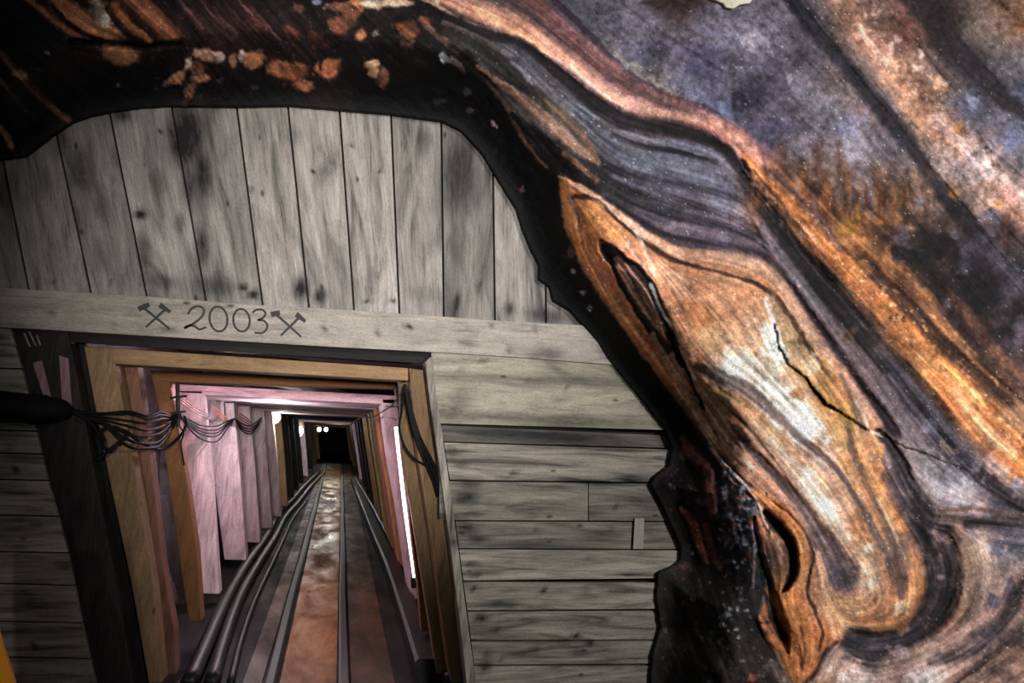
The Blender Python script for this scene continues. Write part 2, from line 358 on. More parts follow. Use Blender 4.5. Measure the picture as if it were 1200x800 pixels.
# ------------------------------------------------------------------ side boarding
def yl(left, right, x): return left+(right-left)*(x-525)/(790-525)
jamb = [(499,440),(505,480),(515,540),(530,650),(543,750),(552,830)]
def jx(y, off=0): return float(np.interp(y, [p[1] for p in jamb], [p[0] for p in jamb]))+off
gr = empty('plank_wall', W(650, 600, 0)); tag(gr, 'grey horizontal plank wall on the side of the tunnel mouth nearest the swirling orange rock', 'plank wall')
rows = [(497,517,510,527,'s'),(518,563,526,566,''),(563,610,566,611,''),(610,643,611,644,''),(643,681,644,678,''),(681,716,682,714,''),(716,751,715,750,''),(751,780,750,778,''),(780,830,779,826,'')]
def hplank(poly, Yf, parent, mat=M_GREYH, dep=.03, tone=1.):
    if len(poly) < 3: return
    bm = prism_bm(pxpoly(poly, Yf), dep, .004, .03)
    finish(bm, W(700, 600, 0)-W(500, 597, 0), 'plank', mat, parent, stain=True, tone=tone)
# the broad board under the beam
hplank(clip([(505,411),(760,428),(790,504),(513,496)]), -.03, gr, M_BOARD, .05)
for k, (l0, l1, r0, r1, f) in enumerate(rows):
    if f == 's':
        q = [(515,498),(800,511),(800,526),(517,517)]; hplank(clip(q), .01, gr, tone=.45); continue
    g0 = .8
    if k == 2:      # this row is two boards butted together
        for xa, xb in ((515, 690), (690, 830)):
            q = [(max(xa, 505), yl(l0, r0, xa)+g0), (xb-.8, yl(l0, r0, xb)+g0), (xb-.8, yl(l1, r1, xb)-g0), (max(xa, 505), yl(l1, r1, xa)-g0)]
            hplank(clip(q), -.012+random.uniform(-.006, .006), gr, tone=.88 if xa < 600 else .76)
        continue
    q = [(jx(l0, 9), yl(l0, r0, jx(l0))+g0), (830, yl(l0, r0, 830)+g0), (830, yl(l1, r1, 830)-g0), (jx(l1, 9), yl(l1, r1, jx(l1))-g0)]
    hplank(clip(q), (-.03 if k == 5 else -.012)+random.uniform(-.006, .006), gr, tone=[.45,.98,.8,.78,1.18,1.06,.9,.82,.86][k])
backing(clip([(506,410),(830,410),(830,900),(556,900)]), gr)
t = tag(finish(prism_bm(pxpoly([(744,607),(755,607),(754,643),(742,643)], -.032), .004, .001), (0, 0, 1), 'paper_tag', M_TAG), 'small pale upright strip of paper stuck on the plank wall', 'tag')
g2 = empty('plank_wall', W(20, 600, 0)); tag(g2, 'grey horizontal plank wall beside the dark outer post, crossed by the thick cable sheath', 'plank wall')
ed = [(8,380),(22,430),(36,490),(52,560),(75,640),(93,730),(118,840)]
def ex(y): return float(np.interp(y, [p[1] for p in ed], [p[0] for p in ed]))
lr = [383,432,470,505,532,563,605,648,686,730,772,830]
for k in range(len(lr)-1):
    y0, y1 = lr[k]+.8, lr[k+1]-.8
    hplank([(-420, y0-12), (ex(y0)+3, y0), (ex(y1)+3, y1), (-420, y1-12)], -.012+random.uniform(-.006, .006), g2, tone=[1.2,1.1,.9,1.05,1.0,1.1,.95,.85,.95,.8,.8][k])
backing([(-420,345),(8,383),(36,490),(52,560),(75,640),(93,730),(116,840),(-420,830)], g2, .03)
# jamb strip
jp = [(498,424),(507,416),(511,460),(523,540),(538,650),(551,750),(562,830),(550,830),(541,750),(529,650),(514,540),(505,480),(500,440)]
tag(finish(prism_bm(pxpoly(jp, -.045), .12, .004, .05), (0, 0, 1), 'jamb_board', M_GREYH, stain=True), 'narrow pale grey jamb strip edging the tunnel mouth beside the plank wall', 'board')

# ------------------------------------------------------------------ timber sets
def poly_part(parent, name, pts, Y, depth, mat, along, cell=0, bev=.008, dx=0, dz=0):
    P = [Vector(W(x, y, Y)) for x, y in pts]
    P = [Vector((p.x+dx, p.y, p.z+dz)) for p in P]
    return finish(prism_bm(P, depth, bev, cell), along, name, mat, parent, stain=False)
Y1 = .14
f1 = empty('timber_frame', F(330, 800)); f1.location = (float(W(330, 600, Y1)[0]), Y1, 0)
tag(f1, 'tan timber door frame standing first inside the tunnel mouth', 'timber frame')
L1 = [(98,405),(122,533),(155,690),(174,800),(190,800),(179,690),(155,533),(132,407)]
R1 = [(479,431),(489,533),(506,640),(523,762),(529,800),(541,800),(538,760),(526,640),(513,533),(501,434)]
poly_part(f1, 'post', L1, Y1, .16, M_TAN, (0, 0, 1)); poly_part(f1, 'post', R1, Y1, .16, M_TAN, (0, 0, 1))
poly_part(f1, 'cap_beam', [(131,407.5),(478.5,431),(478.5,446),(131,426)], Y1-.01, .17, M_TAN, (1, 0, 0))
# second, reddish set close behind
Y2 = Y1+.2
f2 = empty('timber_frame', (f1.location.x, Y2, 0)); tag(f2, 'reddish timber frame close behind the first tan frame of the tunnel', 'timber frame')
poly_part(f2, 'post', [(133,422),(150,533),(172,640),(190,740),(196,790),(206,790),(204,740),(190,660),(176,533),(160,424)], Y2, .14, M_RED, (0, 0, 1))
poly_part(f2, 'post', [(468,442),(471,533),(489,640),(505,740),(512,790),(528,790),(520,740),(506,640),(492,533),(480,442)], Y2, .14, M_TAN, (0, 0, 1))
poly_part(f2, 'cap_beam', [(140,420),(480,440),(480,441.5),(140,427)], Y2-.01, .15, M_DARKW, (1, 0, 0))
Y3 = .85
f3 = empty('timber_frame', (f1.location.x, Y3, 0)); tag(f3, 'brown timber frame in front of the first bright pink posts', 'timber frame')
poly_part(f3, 'post', [(176,434),(186,480),(193,533),(208,640),(221,728),(236,728),(230,640),(214,533),(206,480),(198,445),(198,436)], Y3, .14, M_BROWN, (0, 0, 1))
poly_part(f3, 'post', [(463,450),(471,533),(481,620),(490,690),(494,740),(506,740),(500,690),(490,620),(478,533),(470,452)], Y3, .14, M_BROWN, (0, 0, 1))
poly_part(f3, 'cap_beam', [(186,434.5),(470,449),(470,455),(330,452),(186,446.5)], Y3-.01, .16, M_BROWN, (1, 0, 0))
# template for the deeper sets
LT = [(92,418),(113,586),(136,797),(188,797),(177,586),(163,420)]
RT = [(476,437),(489,533),(506,640),(524,760),(529,798),(556,798),(545,700),(528,600),(517,533),(510,437)]
CT = [(98,408),(510,433),(512,449),(100,425)]
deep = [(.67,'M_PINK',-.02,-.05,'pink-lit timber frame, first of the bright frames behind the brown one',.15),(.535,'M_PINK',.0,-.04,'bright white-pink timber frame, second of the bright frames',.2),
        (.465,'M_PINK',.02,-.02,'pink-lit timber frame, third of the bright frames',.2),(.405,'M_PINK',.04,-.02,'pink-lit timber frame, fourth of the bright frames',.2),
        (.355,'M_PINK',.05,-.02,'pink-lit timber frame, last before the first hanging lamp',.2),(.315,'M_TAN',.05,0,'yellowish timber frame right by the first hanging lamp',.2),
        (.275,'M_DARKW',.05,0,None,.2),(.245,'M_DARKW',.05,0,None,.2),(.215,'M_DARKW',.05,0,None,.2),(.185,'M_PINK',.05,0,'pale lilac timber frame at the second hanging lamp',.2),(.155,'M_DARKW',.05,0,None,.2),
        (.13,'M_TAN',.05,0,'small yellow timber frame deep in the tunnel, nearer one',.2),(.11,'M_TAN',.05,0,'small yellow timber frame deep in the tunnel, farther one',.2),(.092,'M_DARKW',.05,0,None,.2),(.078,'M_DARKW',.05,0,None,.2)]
FR = []
for s, mt, dx, dz, lab, dep in deep:
    Y = (DC+Y1)/s-DC
    e = empty('timber_frame', (f1.location.x, Y, 0))
    m = globals()[mt]
    grp = None
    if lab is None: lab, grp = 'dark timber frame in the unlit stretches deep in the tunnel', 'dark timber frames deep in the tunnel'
    tag(e, lab, 'timber frame', grp)
    jz = random.uniform(-.01, .01)
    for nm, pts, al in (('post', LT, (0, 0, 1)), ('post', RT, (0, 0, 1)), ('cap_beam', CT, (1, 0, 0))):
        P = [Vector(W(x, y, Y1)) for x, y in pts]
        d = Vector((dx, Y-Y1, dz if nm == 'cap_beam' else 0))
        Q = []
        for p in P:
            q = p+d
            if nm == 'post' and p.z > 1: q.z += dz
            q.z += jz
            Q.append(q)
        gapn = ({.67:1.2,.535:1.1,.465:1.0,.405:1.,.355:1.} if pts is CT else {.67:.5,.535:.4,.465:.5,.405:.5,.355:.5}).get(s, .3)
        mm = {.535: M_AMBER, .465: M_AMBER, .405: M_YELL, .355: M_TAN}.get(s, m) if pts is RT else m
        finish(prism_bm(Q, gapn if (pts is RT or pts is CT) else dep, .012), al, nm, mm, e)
    FR.append((e, Y))
# outer post and recess, shade put into their dark colour; two slivers of light as pale wood
op = empty('outer_post', F(100, 800)); op.location = (float(W(110, 600, .05)[0]), .05, 0)
tag(op, 'very dark leaning post between the plank wall and the tan frame', 'post')
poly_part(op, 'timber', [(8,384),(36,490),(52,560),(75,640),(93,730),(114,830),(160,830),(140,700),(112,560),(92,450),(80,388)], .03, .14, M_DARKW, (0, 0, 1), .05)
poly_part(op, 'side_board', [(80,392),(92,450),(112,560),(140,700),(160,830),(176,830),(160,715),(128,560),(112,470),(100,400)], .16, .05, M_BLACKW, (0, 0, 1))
poly_part(op, 'light_sliver', [(38,425),(49,422),(60,466),(52,468)], .022, .012, M_SLIVER, (0, 0, 1), bev=.002)['label'] = 'pale pinkish sliver of light made as wood'
poly_part(op, 'light_sliver', [(69,416),(80,420),(84,476),(73,478)], .018, .012, M_SLIVER, (0, 0, 1), bev=.002)['label'] = 'pale pinkish sliver of light made as wood'
for a in ((27,390,35,406),(33,388,42,405),(42,392,47,404)):
    poly_part(op, 'splinter', [(a[0],a[1]),(a[0]+2,a[1]),(a[2]+1,a[3]),(a[2]-1,a[3])], .024, .008, M_GREYH, (0, 0, 1), bev=0)
# dark board painted as the shadow gap above the first cap beam
tag(finish(prism_bm(pxpoly([(4,378),(504,408),(504,421),(479,425.5),(131,403.5),(98,401),(80,396),(4,392)], .12), .05, .004), (1, 0, 0), 'shadow_gap_board', M_BLACKW), 'near-black board standing in for the shadow between the 2003 beam and the tan frame', 'board')

# ------------------------------------------------------------------ floor, tunnel shell
def grid_mesh(name, xs, ys, fn, mat, kind='structure'):
    vs = [fn(x, y) for y in ys for x in xs]; nx = len(xs)
    fs = [(j*nx+i, j*nx+i+1, (j+1)*nx+i+1, (j+1)*nx+i) for j in range(len(ys)-1) for i in range(nx-1)]
    me = bpy.data.meshes.new(name); me.from_pydata(vs, [], fs); me.update()
    o = link(name, me, mat, smooth=True); o['kind'] = kind; return o
hsh = lambda a, b, s=1.: (math.sin(a*3.1*s+1.7*math.sin(b*2.3*s))+math.sin(b*4.7*s+2.1*math.sin(a*1.9*s))+.5*math.sin((a+b)*9.3*s))/2.5
grid_mesh('floor', np.linspace(-6, 7, 80), np.concatenate([np.linspace(-7, 3, 60), np.linspace(3.2, 60, 90)]), lambda x, y: (x, y, .006*hsh(x*2, y*2)), M_FLOOR)
XL = lambda z: -1.62+.02*z
xl0 = float(W(98, 420, Y1)[0])-.2; xl1 = float(W(178, 797, Y1)[0])-.42
xr0 = float(W(510, 437, Y1)[0])+.10; xr1 = float(W(550, 798, Y1)[0])+.10
Ys = np.concatenate([np.arange(.32, 8, .12), np.arange(8, 58, .4)])
grid_mesh('wall_left', np.linspace(0, 1, 22), Ys, lambda t, y: (xl1+(xl0-xl1)*t+.1-.06-.06*hsh(t*2.2, y)-.03*hsh(t*7, y*3), y, -.02+2.35*t), M_TROCK)
grid_mesh('wall_right', np.linspace(0, 1, 22), Ys, lambda t, y: (xr1+(xr0-xr1)*t+.08+.06*hsh(t*2.2+3, y)+.03*hsh(t*7, y*3), y, -.02+2.35*t), M_TROCK)
grid_mesh('ceiling', np.linspace(0, 1, 22), Ys, lambda t, y: (xl0-.3+(xr0-xl0+.6)*t, y, 2.2-.2*t+.05*hsh(t*2.2+3, y)), M_TROCK)
grid_mesh('wall_back', np.linspace(0, 1, 8), np.linspace(0, 1, 8), lambda t, u: (-2.6+4*t, 57.5+.3*hsh(t*5, u*5), -.05+2.8*u), M_TROCK)

# ------------------------------------------------------------------ rails
def rail(x0, y0, x1, y1, label):
    a = F(x0, y0); b = F(x1, y1); d = b-a; d /= np.linalg.norm(d); a = a-d*1.6; b = a+d*34
    prof = [(-.03, 0), (.03, 0), (.03, .008), (.006, .014), (.006, .035), (.018, .04), (.018, .055), (-.018, .055), (-.018, .04), (-.006, .035), (-.006, .014), (-.03, .008)]
    bm = bmesh.new(); nrm = np.array([d[1], -d[0], 0]); R_ = []
    for t in np.linspace(0, 1, 60):
        c = a+(b-a)*t+nrm*.004*math.sin(t*40)
        R_.append([bm.verts.new(c+nrm*u+np.array([0, 0, v+.004])) for u, v in prof])
    for i in range(59):
        for k in range(12): bm.faces.new((R_[i][k], R_[i][(k+1) % 12], R_[i+1][(k+1) % 12], R_[i+1][k]))
    bm.faces.new(R_[0]); bm.faces.new(R_[-1][::-1])
    tag(finish(bm, d, 'track_rail', M_STEEL), label, 'rail')
rail(317, 800, 377, 562, 'dark steel track rail on the tunnel floor, next to the curving pipes')
rail(402, 800, 401, 562, 'dark steel track rail down the middle of the tunnel floor')

# walkway sheets lying between and beside the rails
def sheet(pl, pr, mat, label, z=.012):
    n = 50; bm = bmesh.new(); rows_ = []
    def line(q, t):
        a = F(*q[0]); b = F(*q[1]); d = b-a; L = np.linalg.norm(d); d = d/L; return a-d*1.5+d*t
    for t in np.linspace(0, 34, n):
        a = line(pl, t); b = line(pr, t); zz = z+.003*math.sin(t*2.1)
        rows_.append([bm.verts.new((a[0], a[1], zz)), bm.verts.new((b[0], b[1], zz)), bm.verts.new((b[0], b[1], zz-.01)), bm.verts.new((a[0], a[1], zz-.01))])
    for i in range(n-1):
        for k in range(4): bm.faces.new((rows_[i][k], rows_[i][(k+1) % 4], rows_[i+1][(k+1) % 4], rows_[i+1][k]))
    bm.faces.new(rows_[0]); bm.faces.new(rows_[-1][::-1])
    tag(finish(bm, (0, 1, 0), 'walkway', mat), label, 'walkway')
sheet([(328,800),(379.5,562)], [(394,800),(399,562)], M_WALK, 'wet orange-brown walkway strip running between the two rails')
sheet([(411,800),(403,562)], [(462,800),(413,562)], M_WALK2, 'darker brown floor strip between the middle rail and the kerb')
sheet([(285,800),(371,562)], [(307,800),(375.5,562)], M_WALK2, 'narrow brown floor strip between the hose and the first rail')

# ------------------------------------------------------------------ pipes and kerbs on the floor
def floor_pipe(pts, r, label, mat=M_PIPE, name='floor_pipe'):
    P = [F(x, y, r) for x, y in pts]
    tag(finish(tube_bm(smooth_path(P, 8), r, 12, rough=.04), (0, 1, 0), name, mat, smooth=True), label, 'pipe')
floor_pipe([(222,800),(243,752),(268,697),(290,660),(312,628),(326,602),(342,586),(360,566),(374,553)], .05, 'thick dark floor pipe running closest to the pink posts')
floor_pipe([(248,800),(262,752),(281,700),(303,660),(322,630),(334,606),(350,588),(366,568),(380,554)], .045, 'dark floor pipe between the thick pipe and the first rail')
floor_pipe([(270,800),(284,745),(300,700),(318,662),(331,634),(343,608),(358,588)], .022, 'thin dark hose lying on the floor beside the first rail')
# right-hand kerb timber and pipe
def floor_beam(pts, w, h, label, mat, name, z=0):
    P = smooth_path([F(x, y, z) for x, y in pts], 6); bm = bmesh.new(); rows_ = []
    for i, p in enumerate(P):
        d = P[min(i+1, len(P)-1)]-P[max(i-1, 0)]; d = d/np.linalg.norm(d); n = np.array([d[1], -d[0], 0])
        rows_.append([bm.verts.new(p+n*u+np.array([0, 0, v])) for u, v in ((-w/2, 0), (w/2, 0), (w/2, h*.85), (w/2-.02, h), (-w/2+.02, h), (-w/2, h*.85))])
    for i in range(len(rows_)-1):
        for k in range(6): bm.faces.new((rows_[i][k], rows_[i][(k+1) % 6], rows_[i+1][(k+1) % 6], rows_[i+1][k]))
    bm.faces.new(rows_[0]); bm.faces.new(rows_[-1][::-1])
    return tag(finish(bm, (0, 1, 0), name, mat), label, 'kerb')
floor_beam([(500,800),(478,730),(458,672),(440,630),(424,590),(414,566)], .16, .14, 'dark wet kerb timber along the foot of the right-hand posts'.replace('right-hand ', 'pinkish '), M_PIPE, 'kerb_timber')
floor_pipe([(530,800),(506,740),(478,672),(452,622),(432,586),(416,560)], .05, 'dark pipe lying between the kerb timber and the glowing post edge')

# ------------------------------------------------------------------ lamps
def lamp(px, py, Y, r, label, cat='lamp'):
    c = Vector(W(px, py, Y)); e = empty('wall_lamp', c); tag(e, label, cat)
    bm = bmesh.new(); bmesh.ops.create_uvsphere(bm, u_segments=16, v_segments=10, radius=r, matrix=Matrix.Translation(c) @ Matrix.Diagonal((1, 1, 1.15, 1)))
    finish(bm, (0, 0, 1), 'bulb', M_BULB, e, smooth=True)
    bm = bmesh.new(); bmesh.ops.create_cone(bm, cap_ends=True, segments=16, radius1=r*1.15, radius2=r*.6, depth=r*1.2, matrix=Matrix.Translation(c+Vector((0, 0, r*1.6))))
    bmesh.ops.create_cube(bm, size=1, matrix=Matrix.Translation(c+Vector((-r*.9, 0, r*1.9))) @ Matrix.Diagonal((r*1.8, r*.3, r*.3, 1)))
    finish(bm, (0, 0, 1), 'housing', M_BRASS, e)
    bm = bmesh.new()
    for k in range(3):
        a = k*math.pi/3
        tube_bm([c+Vector((math.cos(a)*r*1.25*math.sin(t), math.sin(a)*r*1.25*math.sin(t), math.cos(t)*r*1.35)) for t in np.linspace(.3, 2*math.pi+.3, 22)], r*.05, 5, bm, cap=False)
    finish(bm, (0, 0, 1), 'wire_guard', M_STEEL, e)
    return e, c
def plight(c, en, colr, r=.06, name='lamp_or_fill', parent=None):
    l = bpy.data.lights.new(name, 'POINT'); l.energy = en; l.color = colr; l.shadow_soft_size = r
    o = bpy.data.objects.new(name, l); COL.objects.link(o); o.location = c; return o
_, lc1 = lamp(322, 489, 8.6, .085, 'bright round lamp hanging on the tunnel side right after the pink posts')
_, lc2 = lamp(350, 505, 18., .13, 'smaller bright round lamp deeper in the tunnel, beside the lilac frame')
_, lc3 = lamp(374, 503, 32., .09, 'tiny lit lamp on a yellow frame deep in the tunnel, left of its pair'.replace(', left of its pair', ', the nearer of two'))
_, lc4 = lamp(382, 503, 34., .09, 'tiny lit lamp on a yellow frame deep in the tunnel, the farther of two')

# lit edge of the right post, made as a glowing strip
tp = [W(464, 500, 1.08), W(474, 590, 1.08), W(486, 676, 1.08)]
tl = empty('lit_post_edge', tp[-1]); tag(tl, 'lit white post edge made as a long upright glowing strip beside the dark pipe', 'lamp')
finish(tube_bm([tp[0], tp[1], tp[2]], .014, 10), (0, 0, 1), 'glow_strip', M_LITEDGE, tl, smooth=True)
finish(tube_bm([tp[2], Vector(tp[2])-Vector((-.01, 0, .07))], .03, 10), (0, 0, 1), 'strip_foot', M_STEEL, tl)

# ------------------------------------------------------------------ cables
def cable(pts, r, label, mat=M_CABLE, group=None, name='cable'):
    P = smooth_path([W(x, y, Y) for x, y, Y in pts], 8)
    return tag(finish(tube_bm(P, r, 7), (1, 0, 0), name, mat, smooth=True), label, 'cable', group)
sh = smooth_path([W(-420, 455, -.10), W(-200, 466, -.10), W(-60, 474, -.10), W(0, 476, -.10), W(40, 479, -.10), W(70, 480, -.08), W(84, 480, -.06)], 6)
rr = list(np.interp(np.linspace(0, 1, len(sh)), [0, .66, .84, 1], [.08, .08, .06, .02]))
tag(finish(tube_bm(sh, rr, 12, rough=.12), (1, 0, 0), 'cable_sheath', M_CABLE, smooth=True), 'thick black cable sheath crossing the plank wall and the dark post', 'cable')
G1 = 'black cables slung between the dark post and the first bracket'
ends = [(512,.55),(518,.6),(522,.65),(526,.7),(508,.5),(500,.45)]
for k, (ym, Ym) in enumerate([(489,.2),(494,.25),(503,.3),(510,.35),(519,.35),(524,.4),(486,.2)]):
    cable([(82, 479+k*.6, -.06), (110+k*2, 484+(ym-486)*.35, .0), (150, ym-4+(k % 2)*3, .04), (172, ym+1, .22), (188, ym-3, .5), (200, 487+(ym-486)*.4, .74), (210, 484+k*.7, .8)], .007, 'black cable slung from the dark post to the first iron bracket', group=G1)
cable([(84,482,-.06),(105,494,-.02),(118,512,.0),(122,524,.02),(132,530,.04)], .009, 'short black cable end drooping in front of the tan post')
cable([(114,506,.0),(130,500,.02),(148,506,.03),(168,520,.2),(190,526,.6),(210,512,.78),(218,497,.8),(216,487,.8)], .009, 'black cable looping low across the tan and reddish posts to the bracket')
cable([(152,506,.05),(140,518,.03),(124,531,.0),(112,540,-.02)], .011, 'black cable crossing the tan post downwards')
G2 = 'black cables slung along the pink posts'
for k, dy in enumerate((0, 5, 9, 13, 20)):
    cable([(210, 484, .8), (221, 491+dy*.5, 1.3), (236, 498+dy*.8, 1.9), (254, 499+dy*.9, 2.9), (267, 493+dy*.4, 3.4), (275, 490, 3.7)], .0065, 'black cable drooping between the first and second iron brackets', group=G2)
for k, dy in enumerate((0, 5, 9, 13)):
    cable([(275, 490, 3.7), (283, 496+dy*.6, 4.1), (293, 499+dy*.7, 4.7), (301, 494+dy*.5, 5.4), (307, 489, 6.)], .0075, 'black cable drooping from the second bracket to the first round lamp', group='black cables near the first round lamp')
for k in range(3):
    cable([(211, 464+k*3, .82), (229, 477+k*3, 1.6), (247, 487+k*2, 2.5)], .0035, 'coppery cable slanting down from the first iron bracket', M_COPPER, 'coppery cables at the first bracket')
for k in range(3):
    cable([(246, 474+k*3, 2.7), (256, 481+k*3, 3.), (266, 490+k*2, 3.4)], .0045, 'coppery cable slanting across the white-pink post', M_COPPER, 'coppery cables on the white-pink post')
for k in range(3):
    cable([(278, 482+k*3, 3.9), (288, 489+k*3, 4.3), (296, 495+k*2, 4.8)], .0055, 'coppery cable slanting behind the second iron bracket', M_COPPER, 'coppery cables behind the second bracket')
cable([(211,487,.8),(209,496,.81),(215,508,.82),(212,520,.82),(216,545,.83)], .005, 'thin cable hanging down the first pink post')
G3 = 'heavy black cables hanging on the tan post'
for k, (dx, y1) in enumerate(((0,572),(4,566),(8,560))):
    cable([(474, 450, Y1-.03), (478+dx*.3, 475, Y1-.03), (486+dx*.6, 510, Y1-.03), (497+dx, 538, Y1-.03), (508+dx*.4, y1-8, Y1-.03), (513, y1+10, Y1-.03)], .011, 'heavy black cable hanging down the tan post opposite the brackets', group=G3)
cable([(473,455,Y1-.02),(471,480,Y1),(468,500,Y1+.03),(473,520,Y1+.03),(484,536,Y1),(498,545,Y1-.03)], .007, 'thin black cable looping beside the heavy hanging cables')
cable([(473,456,Y1),(460,474,.9),(448,482,1.9),(436,489,2.6),(424,489,3.3),(410,497,6.)], .006, 'thin dark wire strung across the pinkish posts into the tunnel')
cable([(473,470,Y1),(463,476,.9),(452,476,1.9)], .006, 'short dark wire tied from the hanging cables to the brown frame')
# brackets
def bracket(px, y0, y1, Y, w, arms, label):
    a = W(px, y0, Y); b = W(px+1, y1, Y); e = empty('cable_bracket', b); tag(e, label, 'bracket')
    finish(tube_bm([a, b], w, 8), (0, 0, 1), 'bar', M_INK, e)
    for (dy, l) in arms:
        c = W(px, y0+dy, Y)
        finish(tube_bm([c+np.array([-l*.4, -.02, -.01]), c+np.array([l*.6, -.02, .01])], w*.55, 6), (1, 0, 0), 'arm', M_INK, e)
bracket(208, 450, 500, .8, .013, ((15,.10),(33,.09)), 'black iron cable bracket on the first pink post')
bracket(276, 468, 491, 3.7, .014, ((3,.25),), 'black iron cable bracket on the third bright post')
bracket(263, 471, 492, 3.4, .008, (), 'thin black cable hook in front of the white-pink posts')

# ------------------------------------------------------------------ orange panel leaning at the edge
tag(finish(prism_bm(pxpoly([(-34,640),(0,745),(17,800),(29,838),(-120,838),(-120,640)], -.5), .02, .002), (0, 0, 1), 'orange_panel', M_ORANGE), 'bright orange panel edge standing on the floor before the plank wall', 'panel')

# ================================================================== THE SALT ROCK: one folded face; its banding is laid out on the rock's own chart
step = 1.6
gx = np.concatenate([np.linspace(-420, -60, 24), np.arange(-56, 1256, step), np.linspace(1262, 1560, 30)])
gy = np.concatenate([np.linspace(-420, -50, 30), np.arange(-46, 852, step), np.linspace(858, 1100, 14)])
PX, PY = np.meshgrid(gx, gy)
H_, W_ = PX.shape
def seg_dist(pts, X, Y):
    d = np.full(X.shape, 1e9); 
    for (x0, y0), (x1, y1) in zip(pts[:-1], pts[1:]):
        dx, dy = x1-x0, y1-y0; L = dx*dx+dy*dy+1e-9
        t = np.clip(((X-x0)*dx+(Y-y0)*dy)/L, 0, 1)
        d = np.minimum(d, (X-x0-t*dx)**2+(Y-y0-t*dy)**2)
    return np.sqrt(d)
def inside(pts, X, Y):
    r = np.zeros(X.shape, bool); n = len(pts)
    for i in range(n):
        (x0, y0), (x1, y1) = pts[i], pts[(i+1) % n]
        if y0 == y1: continue
        c = ((y0 > Y) != (y1 > Y)) & (X < (x1-x0)*(Y-y0)/(y1-y0)+x0); r ^= c
    return r
dist = seg_dist(OPEN[:-1], PX, PY); ins = inside(OPEN, PX, PY)
D = np.where(ins, -dist, dist)
def vnoise(X, Y, s, seed):                       # value noise
    r = np.random.default_rng(seed).random((256, 256)); x = X/s; y = Y/s
    xi = np.floor(x).astype(int); yi = np.floor(y).astype(int); fx = x-xi; fy = y-yi; fx = fx*fx*(3-2*fx); fy = fy*fy*(3-2*fy)
    g_ = lambda a, b: r[b % 256, a % 256]
    return (g_(xi, yi)*(1-fx)+g_(xi+1, yi)*fx)*(1-fy)+(g_(xi, yi+1)*(1-fx)+g_(xi+1, yi+1)*fx)*fy-.5
def fbm(X, Y, s, seed, o=4):
    v = 0; a = 1; t = 0
    for k in range(o): v = v+a*vnoise(X+31*k, Y+17*k, s/2**k, seed+k); t += a; a *= .55
    return v/t*1.6
# gentle warp so that edges are natural
WX = PX+2.2*fbm(PX, PY, 22, 5)+1.6*fbm(PX, PY, 6, 9, 2); WY = PY+2.2*fbm(PX, PY, 22, 15)+1.6*fbm(PX, PY, 6, 19, 2)
